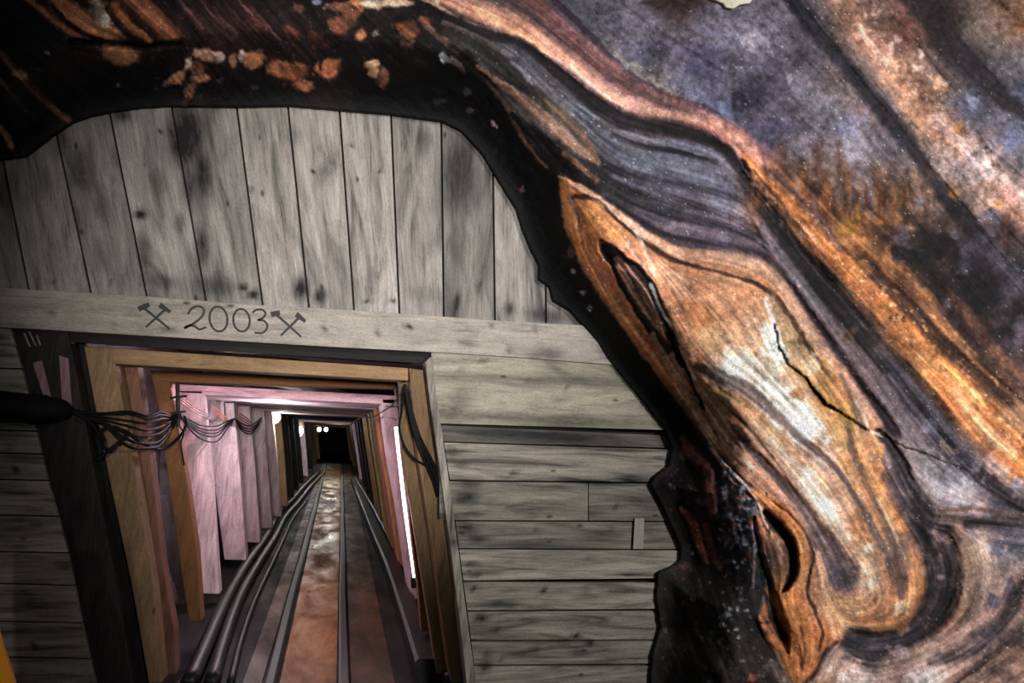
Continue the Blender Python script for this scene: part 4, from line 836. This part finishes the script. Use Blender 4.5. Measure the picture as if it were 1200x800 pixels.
# grey vein through the boss
stroke([(816,430,5),(840,442,8),(870,454,8),(895,474,8),(915,492,6),(935,512,5),(962,532,5),(985,556,4),(1008,590,4),(1028,628,5),(1042,656,6),(1052,680,9),(1056,700,4)], (104,86,84), 5, .85, h=-.01)
stroke([(820,448),(850,462),(880,480),(905,505),(935,535),(965,565)], (196,142,96), 7, .6)
stroke([(985,440),(1000,470),(1010,500)], (120,98,92), 3, .7); stroke([(1005,470),(1015,492),(1018,502)], (200,190,180), 2, .7)
stroke([(995,505,3),(1000,530,5),(1018,570,4),(1036,610,5),(1050,645,8),(1058,670,8),(1060,690,4)], (112,88,84), 4, .75, h=-.006)
stroke([(1005,515),(1015,550),(1040,600),(1062,640),(1072,680),(1066,710)], (196,138,88), 6, .7, h=.01)
stroke([(1028,585),(1045,618),(1062,655)], (212,184,156), 2., .7)
# second grey vein and its blob
stroke([(858,500,3),(880,528,5),(900,548,7),(925,575,7),(945,602,8),(962,630,12),(980,660,18),(990,680,16)], (106,88,90), 8, .88, h=-.014)
stroke([(880,560,3),(905,580,4),(930,606,4),(948,634,3),(958,660,3)], (168,124,98), 4, .7)
stroke([(905,515,6),(930,545,8),(955,578,8),(978,610,9),(1000,640,10),(1018,668,8)], (200,178,156), 8, .6)
stroke([(1000,640),(1022,668),(1030,700),(1000,715),(965,708)], (194,142,104), 9, .6)
for a in [(1018,642,7,7,0,(206,184,160)),(1056,712,8,10,40,(204,178,150)),(1026,682,9,11,0,(208,176,150)),(1000,715,22,14,0,(190,140,98)),(1040,728,28,10,0,(180,118,72)),(950,560,14,8,45,(206,196,184)),(965,590,8,14,-40,(206,200,190)),(985,678,22,14,0,(86,74,82))]: blob(*a)
# left folds
stroke([(838,505,2.5),(850,540,3),(870,562,2.5),(898,584,2.),(925,604,2.),(944,626,2.),(952,650,2.),(946,682,2.),(946,700,2.2),(956,718,2.2),(964,742,2.2),(960,762,2.)], (78,50,44), 2.2, .9, h=-.012)
stroke([(880,576,4),(905,592,8),(926,612,9),(938,640,9),(934,670,10),(922,700,12),(935,735,14),(945,765,12)], (196,124,68), 9, .85, h=.016)
stroke([(958,648,3),(966,680,6),(975,715,10),(982,740,8)], (196,144,104), 7, .7)
stroke([(800,470,3),(822,505,5),(842,532,6),(870,560,5)], (96,74,70), 4, .7)
stroke([(812,480),(830,515),(846,545),(868,575)], (196,158,136), 2, .6); stroke([(822,490),(845,525),(870,548),(890,566)], (188,140,108), 4, .7)
stroke([(832,525,1.6),(850,546,1.8),(868,562,1.8),(882,580,1.6),(892,600,1.8),(906,628,2.),(916,650,1.6)], (172,150,144), 1.8, .9, h=.008)
stroke([(896,600,3),(910,616,7),(924,634,6),(930,656,6),(926,680,5),(918,694,2)], (34,26,28), 6, .95, h=-.04, soft=.4)
stroke([(908,628,3),(916,650,5),(922,670,3)], (160,110,84), 4, .8)
stroke([(884,608,2),(890,640,4),(898,680,6),(908,715,8),(918,745,6),(924,765,2)], (32,24,26), 6, .95, h=-.04, soft=.4)
stroke([(886,612),(896,650),(906,690),(916,725)], (170,124,96), 2.4, .8); stroke([(884,620),(884,660),(882,690)], (132,116,118), 1.6, .7); stroke([(892,640),(898,680),(903,715)], (124,104,100), 1.4, .6)
stroke([(898,690,3),(912,710,6),(925,735,9)], (186,116,66), 6, .8)
stroke([(890,724,3),(902,746,6),(918,760,7),(930,785,9),(940,810,9)], (190,116,66), 7, .9, h=.015)
stroke([(938,735),(944,760),(940,785)], (88,56,44), 2, .7); stroke([(982,752,2),(968,765,3),(958,785,3),(945,800,3)], (60,48,52), 3, .8, h=-.01)
stroke([(905,775),(912,790),(920,805)], (150,120,112), 5, .6)
# crack
CR = [(908,380),(911,394),(914,408),(921,420),(925,428),(933,434),(944,445),(955,458),(964,470),(970,474),(985,482),(1005,496),(1018,504)]
stroke([(898,350),(904,368),(912,395),(918,412)], (212,208,204), 4, .7)
stroke([(930,430),(950,452),(972,474),(1000,492)], (190,130,40), 4.5, .6, flow=False)
stroke(CR, (40,24,18), 1.5, .95, soft=.4, h=-.02, flow=False)
stroke([(944,445,.8),(958,462,2.4),(968,474,2.),(985,483,.8)], (30,18,14), 2., .95, soft=.4, h=-.02, flow=False)
stroke([(1018,504),(1028,508),(1036,512)], (210,190,170), 1.6, .8, flow=False)
stroke([(1034,510),(1050,518),(1068,526),(1090,534),(1120,545),(1145,558),(1160,572),(1178,584),(1205,600)], (40,30,34), 1.0, .85, soft=.5, h=-.004, rag=1.2, flow=False)
# --- dark debris in the lower middle
stroke([(800,515,5),(812,532,9),(828,548,6),(832,575,6),(836,600,5)], (134,68,60), 7, .85, h=.02)
stroke([(798,520,3),(800,535,4)], (120,70,54), 4, .7)
stroke([(798,595,4),(812,612,7),(820,640,6),(826,656,5)], (136,68,50), 6, .9, h=.02)
stroke([(828,615),(832,635),(838,655),(846,665)], (150,74,56), 4.5, .85)
stroke([(795,520),(790,545),(770,560)], (56,32,30), 4, .7)
rs = np.random.default_rng(3)
for k in range(240):
    x, y = rs.normal(862, 13), rs.normal(612, 34)
    if 835 < x < 886 and not inside(LENS, np.array(x-3.), np.array(y)): blob(x, y, rs.uniform(1.5, 4.5), rs.uniform(1.5, 4.5), 0, [(120,126,150),(150,150,166),(90,96,112),(30,26,30),(22,20,24),(150,84,64),(70,70,84)][rs.integers(7)], .8)
for k in range(170):
    x, y = rs.uniform(775, 905), rs.uniform(545, 800); blob(x, y, rs.uniform(1.2, 3.2), rs.uniform(1.2, 3.2), 0, [(96,100,110),(70,66,68),(26,22,22),(110,70,56),(60,52,50)][rs.integers(5)], .7)
for k in range(40):
    x, y = rs.normal(860, 12), rs.normal(722, 12); blob(x, y, rs.uniform(1.5, 3.5), rs.uniform(1.5, 3), 0, [(130,140,150),(100,110,112),(40,36,36)][rs.integers(3)], .8)
for a in [(824,588,8,7,0,(104,96,100)),(849,582,4,4,0,(170,140,128)),(882,795,7,5,0,(140,76,50)),(900,780,10,4,-20,(96,88,80)),(802,664,7,3,0,(104,66,50)),(812,575,6,10,0,(60,40,40)),(790,572,5,4,0,(74,70,72))]: blob(*a)
# ---- flow field, and streaks drawn along it
FP = np.array(FLOWP); FT = np.array(FLOWT)
cx_ = np.arange(-440, 1600, 20.); cy_ = np.arange(-440, 1140, 20.); CX, CY = np.meshgrid(cx_, cy_)
w_ = 1/(((CX[..., None]-FP[:, 0])**2+(CY[..., None]-FP[:, 1])**2+40)**1.6)
c2 = (w_*(FT[:, 0]**2-FT[:, 1]**2)).sum(-1)/w_.sum(-1); s2 = (w_*(2*FT[:, 0]*FT[:, 1])).sum(-1)/w_.sum(-1)
def bil(A, X, Y):
    x = np.clip((X+440)/20, 0, len(cx_)-1.01); y = np.clip((Y+440)/20, 0, len(cy_)-1.01); xi = x.astype(int); yi = y.astype(int); fx = x-xi; fy = y-yi
    return (A[yi, xi]*(1-fx)+A[yi, xi+1]*fx)*(1-fy)+(A[yi+1, xi]*(1-fx)+A[yi+1, xi+1]*fx)*fy
def direction(X, Y):
    th = .5*np.arctan2(bil(s2, X, Y), bil(c2, X, Y)); return np.cos(th), np.sin(th)
def lic(scale, steps, dl, seed):
    acc = 0; tot = 0
    for sg in (1, -1):
        X = PX.copy(); Y = PY.copy(); ox, oy = direction(X, Y); ox = ox*sg; oy = oy*sg
        for k in range(steps):
            wt = math.cos(k/steps*math.pi/2); acc = acc+wt*vnoise(X, Y, scale, seed); tot += wt
            dx, dy = direction(X, Y); f = np.sign(dx*ox+dy*oy); f[f == 0] = 1; dx = dx*f; dy = dy*f; X = X+dx*dl; Y = Y+dy*dl; ox, oy = dx, dy
    acc = acc/tot; return acc/acc.std()
L1_ = lic(2.6, 12, 3.2, 401); L2_ = lic(7.5, 12, 8., 402)
amp = .085+.05*ss(60, 0, np.abs(D-60))
lum = C.mean(-1)
FIELD = [(630,-60),(700,66),(780,118),(880,178),(960,215),(1060,300),(1150,420),(1270,520),(1270,-60)]
fld = ss(-12, 12, seg_dist(FIELD+FIELD[:1], PX, PY)*np.where(inside(FIELD, PX, PY), 1, -1))
def band_w(a, b, w):
    return np.exp(-(seg_dist([a, b], PX, PY)/w)**2)[..., None]
def lay(col, al): 
    global C
    C = C*(1-al)+np.array(col, float)*al
dk = band_w((1060,285), (1320,440), 52); lay((34,27,32), .85*dk*ss(-.12, .3, fbm(WX, WY, 30, 701, 5))[..., None]); lay((94,88,104), .6*dk*ss(.18, .42, fbm(WX, WY, 24, 702, 4))[..., None])
bw = band_w((1010,10), (1230,270), 26); lay((204,176,160), .6*bw*ss(.12, .4, fbm(PX, PY, 9, 703, 4))[..., None]); lay((122,80,64), .6*bw*ss(.1, .4, fbm(PX, PY, 12, 704, 4))[..., None])
bo = band_w((900,215), (1060,375), 20)+band_w((1060,375), (1300,600), 30); lay((232,182,130), .5*bo*ss(.12, .4, fbm(PX, PY, 7, 705, 4))[..., None]); lay((120,66,36), .55*bo*ss(.12, .4, fbm(PX, PY, 12, 706, 4))[..., None])
lr_ = band_w((1110,640), (1300,900), 95); lay((182,146,134), .5*lr_*ss(.05, .4, fbm(PX, PY, 18, 707, 5))[..., None]); lay((82,66,72), .6*lr_*ss(.08, .4, fbm(PX, PY, 22, 708, 5))[..., None])
lf_ = band_w((1090,545), (1240,590), 30); lay((174,160,164), .5*lf_*ss(.05, .4, fbm(PX, PY, 14, 709, 5))[..., None]); lay((88,76,84), .5*lf_*ss(.08, .4, fbm(PX, PY, 16, 710, 5))[..., None])
ru = band_w((905,235), (1070,235), 34); lay((92,52,38), .65*ru*ss(.0, .35, fbm(PX*2.6, PY*.6, 20, 711, 4))[..., None]); lay((184,112,58), .5*ru*ss(.08, .35, fbm(PX*2.2, PY*.6, 20, 712, 4))[..., None])
fib = vnoise(PX, PY, 2.2, 512)*1.1
streak = np.clip(1+(.085*L1_+.055*L2_*ss(-30, 30, -dl_)+.03*L2_)*(1-.75*fld)*(1+1.3*ss(115, 60, lum)*(dr_ < 0)), .4, 1.7)
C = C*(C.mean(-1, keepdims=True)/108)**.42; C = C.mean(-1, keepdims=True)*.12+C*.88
grain_ = 1+(.30+.2*fld)*fbm(PX, PY, 5, 300, 3)+(.32+.16*fld)*fbm(PX, PY, 24, 310, 4)+.16*fib
C = C*streak[..., None]*grain_[..., None]
# tint shifts: rusty and grey patches drift along
tn = fbm(PX, PY, 34, 330, 4)[..., None]*.9; C = C*(1+tn*(1-.6*fld[..., None])*np.array([.12, -.02, -.09])*np.clip(lum[..., None]/120, 0, 1))
# crystals: scattered light specks
r1 = np.random.default_rng(5).random(PX.shape); sp = (r1 > .994-.03*np.clip(fbm(PX, PY, 50, 520, 3), 0, .6))&(D > 8)
C[sp] = C[sp]*.5+np.array([200, 188, 186])*np.clip(lum[sp][:, None]/110, .12, .8)*(.3+.7*np.random.default_rng(8).random((sp.sum(), 1)))
C = C*(1-(.45-.55*ss(520, 600, PY)*ss(700, 760, PX))[..., None]*ss(70, 25, lum)[..., None]*ss(0, 10, dr_+60*(PX < 520))[..., None])  # deepens the shade painted into the rim
C = np.clip(C, 5, 250)
HT += .0028*L2_*np.clip(D/60, 0, 1)+.0011*L1_*np.clip(D/40, 0, 1)+.010*fbm(PX, PY, 60, 350, 4)*np.clip(D/60, 0, 1)
# ---- the form: the arch's lip leans out from the bulkhead, then the face comes slowly nearer
dpos = np.clip(D, 0, None)
off = .06+.40*ss(0, 95, dpos)*1+.0011*dpos+np.where(D < 0, D*.03, 0)
off += .06*fbm(PX, PY, 160, 360, 3)*np.clip(D/80, 0, 1)+.02*fbm(PX, PY, 16, 370, 3)*ss(0, 30, dpos)*ss(140, 60, dpos)
ld = seg_dist(LENS+[LENS[0]], PX, PY)*np.where(inside(LENS, PX, PY), 1, -1)
off += .10*ss(-10, 70, ld)
off += HT
off = np.where((PX > 1256) | (PX < -56), np.minimum(off, 1.4), off)
off = np.clip(off, -.4, 2.2)
base = W(PX, PY, 0.)
P = CAMP+(base-CAMP)*(1-off/DC)[..., None]
keep = (D > -7)
crop = PX+0*PY
fk = keep[:-1, :-1] & keep[1:, :-1] & keep[:-1, 1:] & keep[1:, 1:]
pyc = (PY[:-1, :-1]); 
idx = np.arange(H_*W_).reshape(H_, W_)
def rock_object(name, fmask, mat):
    q = np.stack([idx[:-1, :-1][fmask], idx[1:, :-1][fmask], idx[1:, 1:][fmask], idx[:-1, 1:][fmask]], -1)
    used, inv = np.unique(q, return_inverse=True); q = inv.reshape(-1, 4)
    me = bpy.data.meshes.new(name); nv, nf = len(used), len(q)
    me.vertices.add(nv); me.vertices.foreach_set('co', P.reshape(-1, 3)[used].ravel())
    me.loops.add(nf*4); me.loops.foreach_set('vertex_index', q.ravel().astype(np.int32))
    me.polygons.add(nf); me.polygons.foreach_set('loop_start', np.arange(0, nf*4, 4, dtype=np.int32)); me.polygons.foreach_set('loop_total', np.full(nf, 4, np.int32))
    me.update(calc_edges=True); me.validate()
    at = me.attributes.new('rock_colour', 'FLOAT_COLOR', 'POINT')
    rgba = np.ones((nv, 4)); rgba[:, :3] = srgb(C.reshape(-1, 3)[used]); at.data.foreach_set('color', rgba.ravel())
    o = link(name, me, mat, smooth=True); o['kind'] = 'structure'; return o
m, nt, b = newmat('banded_salt_rock')
at = N(nt, 'ShaderNodeAttribute', attribute_name='rock_colour'); g_ = N(nt, 'ShaderNodeNewGeometry'); pos = g_.outputs['Position']
n1 = noise(nt, pos, 95, 5, .7); n2 = noise(nt, pos, 24, 5, .65)
c = mix(nt, .8, at.outputs['Color'], ramp(nt, n1, [(.3, (.55, .55, .55)), (.5, (1, 1, 1)), (.72, (1.5, 1.5, 1.5))]), 'MULTIPLY')
c = mix(nt, .5, c, ramp(nt, n2, [(.3, (.7, .7, .72)), (.7, (1.3, 1.28, 1.25))]), 'MULTIPLY')
vo = N(nt, 'ShaderNodeTexVoronoi'); nt.links.new(pos, vo.inputs['Vector']); vo.inputs['Scale'].default_value = 120
spk = ramp(nt, vo.outputs['Distance'], [(.06, (1, 1, 1)), (.16, (0, 0, 0))])
gate = ramp(nt, noise(nt, pos, 14, 3), [(.55, (0, 0, 0)), (.7, (.5, .5, .5))])
c = mix(nt, mix(nt, 1., spk, gate, 'MULTIPLY'), c, mix(nt, .5, c, (.75, .7, .7, 1)))
nt.links.new(c, b.inputs['Base Color']); b.inputs['Roughness'].default_value = .6; b.inputs['Specular IOR Level'].default_value = .16
bp_ = N(nt, 'ShaderNodeBump'); bp_.inputs['Strength'].default_value = .55; bp_.inputs['Distance'].default_value = .012
nt.links.new(n1, bp_.inputs['Height']); nt.links.new(bp_.outputs[0], b.inputs['Normal'])
M_ROCK = m
cxm = PX[:-1, :-1]; cym = PY[:-1, :-1]
ceil_side = cym < 190-(cxm-300)*.0
ceil_side = (cxm < 505+(cym)*.30) & (cym < 260)
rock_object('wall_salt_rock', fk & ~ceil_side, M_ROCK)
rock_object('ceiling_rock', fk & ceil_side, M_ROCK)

def rock_at(px, py):
    return P[np.abs(gy-py).argmin(), np.abs(gx-px).argmin()]
fl = []
for x, y in [(826,-14),(832,-3),(840,1),(848,3),(852,8),(860,10),(868,6),(878,3),(884,-2),(892,-14)]:
    q = rock_at(x, y); fl.append(Vector(q+(CAMP-q)*.006))
bm = bmesh.new(); v0 = [bm.verts.new(p) for p in fl]; v1 = [bm.verts.new(p+Vector((.004, .05, .01))) for p in fl]
mid = bm.verts.new(sum(fl, Vector())/len(fl)+Vector((-.004, -.012, -.004)))
for i in range(len(fl)):
    j = (i+1) % len(fl); bm.faces.new((v0[i], v0[j], mid)); bm.faces.new((v0[j], v0[i], v1[i], v1[j]))
bm.faces.new(v1)
tag(finish(bm, (1, 0, 0), 'salt_flake', M_FLAKE), 'small pale yellowish flake stuck on the purple-grey rock at the upper edge', 'flake')

# ================================================================== light: unseen spots added in front of the wall, the tunnel's lamps and added fills
def area(loc, target, size, en, colr, name='added_light'):
    l = bpy.data.lights.new(name, 'AREA'); l.energy = en; l.color = colr; l.size = size
    o = bpy.data.objects.new(name, l); COL.objects.link(o); o.location = loc
    o.rotation_euler = (Vector(target)-Vector(loc)).to_track_quat('-Z', 'Y').to_euler(); return o
def spot(loc, target, ang, en, colr, blend=1., r=.3, name='added_light'):
    l = bpy.data.lights.new(name, 'SPOT'); l.energy = en; l.color = colr; l.spot_size = math.radians(ang); l.spot_blend = blend; l.shadow_soft_size = r
    o = bpy.data.objects.new(name, l); COL.objects.link(o); o.location = loc
    o.rotation_euler = (Vector(target)-Vector(loc)).to_track_quat('-Z', 'Y').to_euler(); return o
spot((.1, -7.5, 1.75), tuple(W(430, 315, 0)), 30, 2750, (1., .985, .96))  # unseen spot added for the bright middle of the boards
spot((3.6, -7.2, 3.6), tuple(W(960, 380, -.9)), 52, 2050, (1., .985, .985), .8, .5)  # unseen spot added to light the rock face
plight((-.75, 1.3, 1.85), 40, (1., .66, .78), .05)
plight((.30, 1.25, .9), 10, (1., .74, .80), .04)
plight((-.6, 3.1, 1.6), 34, (.97, .88, 1.), .04)  # added fill with no lamp there, whitens the second bright frame
plight((.0, 9.5, 1.9), 16, (1., .86, .66), .06)  # fill without a fitting, added to light the walkway
spot((-3.4, -3.2, 1.3), tuple(W(4, 770, -.5)), 22, 60, (1., .95, .9), .6, .08)  # unseen spot added to brighten the orange panel
plight((.0, 15., 1.9), 34, (.95, .93, 1.), .06)  # another added fill over the floor, no lamp there
plight((.0, 24., 1.9), 70, (1., .9, .7), .06)  # farthest added fill over the floor, no lamp there
plight(lc1+Vector((.16, -.3, 0)), 30, (1., .93, .82), .08); plight(lc2+Vector((.2, -.4, 0)), 40, (.9, .93, 1.), .1)
plight(lc3+Vector((.1, -.6, 0)), 14, (1., .85, .55), .1)
wd = bpy.data.worlds.new('world'); scene.world = wd; wd.use_nodes = True
wd.node_tree.nodes['Background'].inputs[0].default_value = (.9, .93, 1, 1); wd.node_tree.nodes['Background'].inputs[1].default_value = .11
scene.view_settings.view_transform = 'Standard'; scene.view_settings.look = 'None'; scene.view_settings.gamma = 1; scene.view_settings.use_curve_mapping = False
scene.view_settings.exposure = 0.0
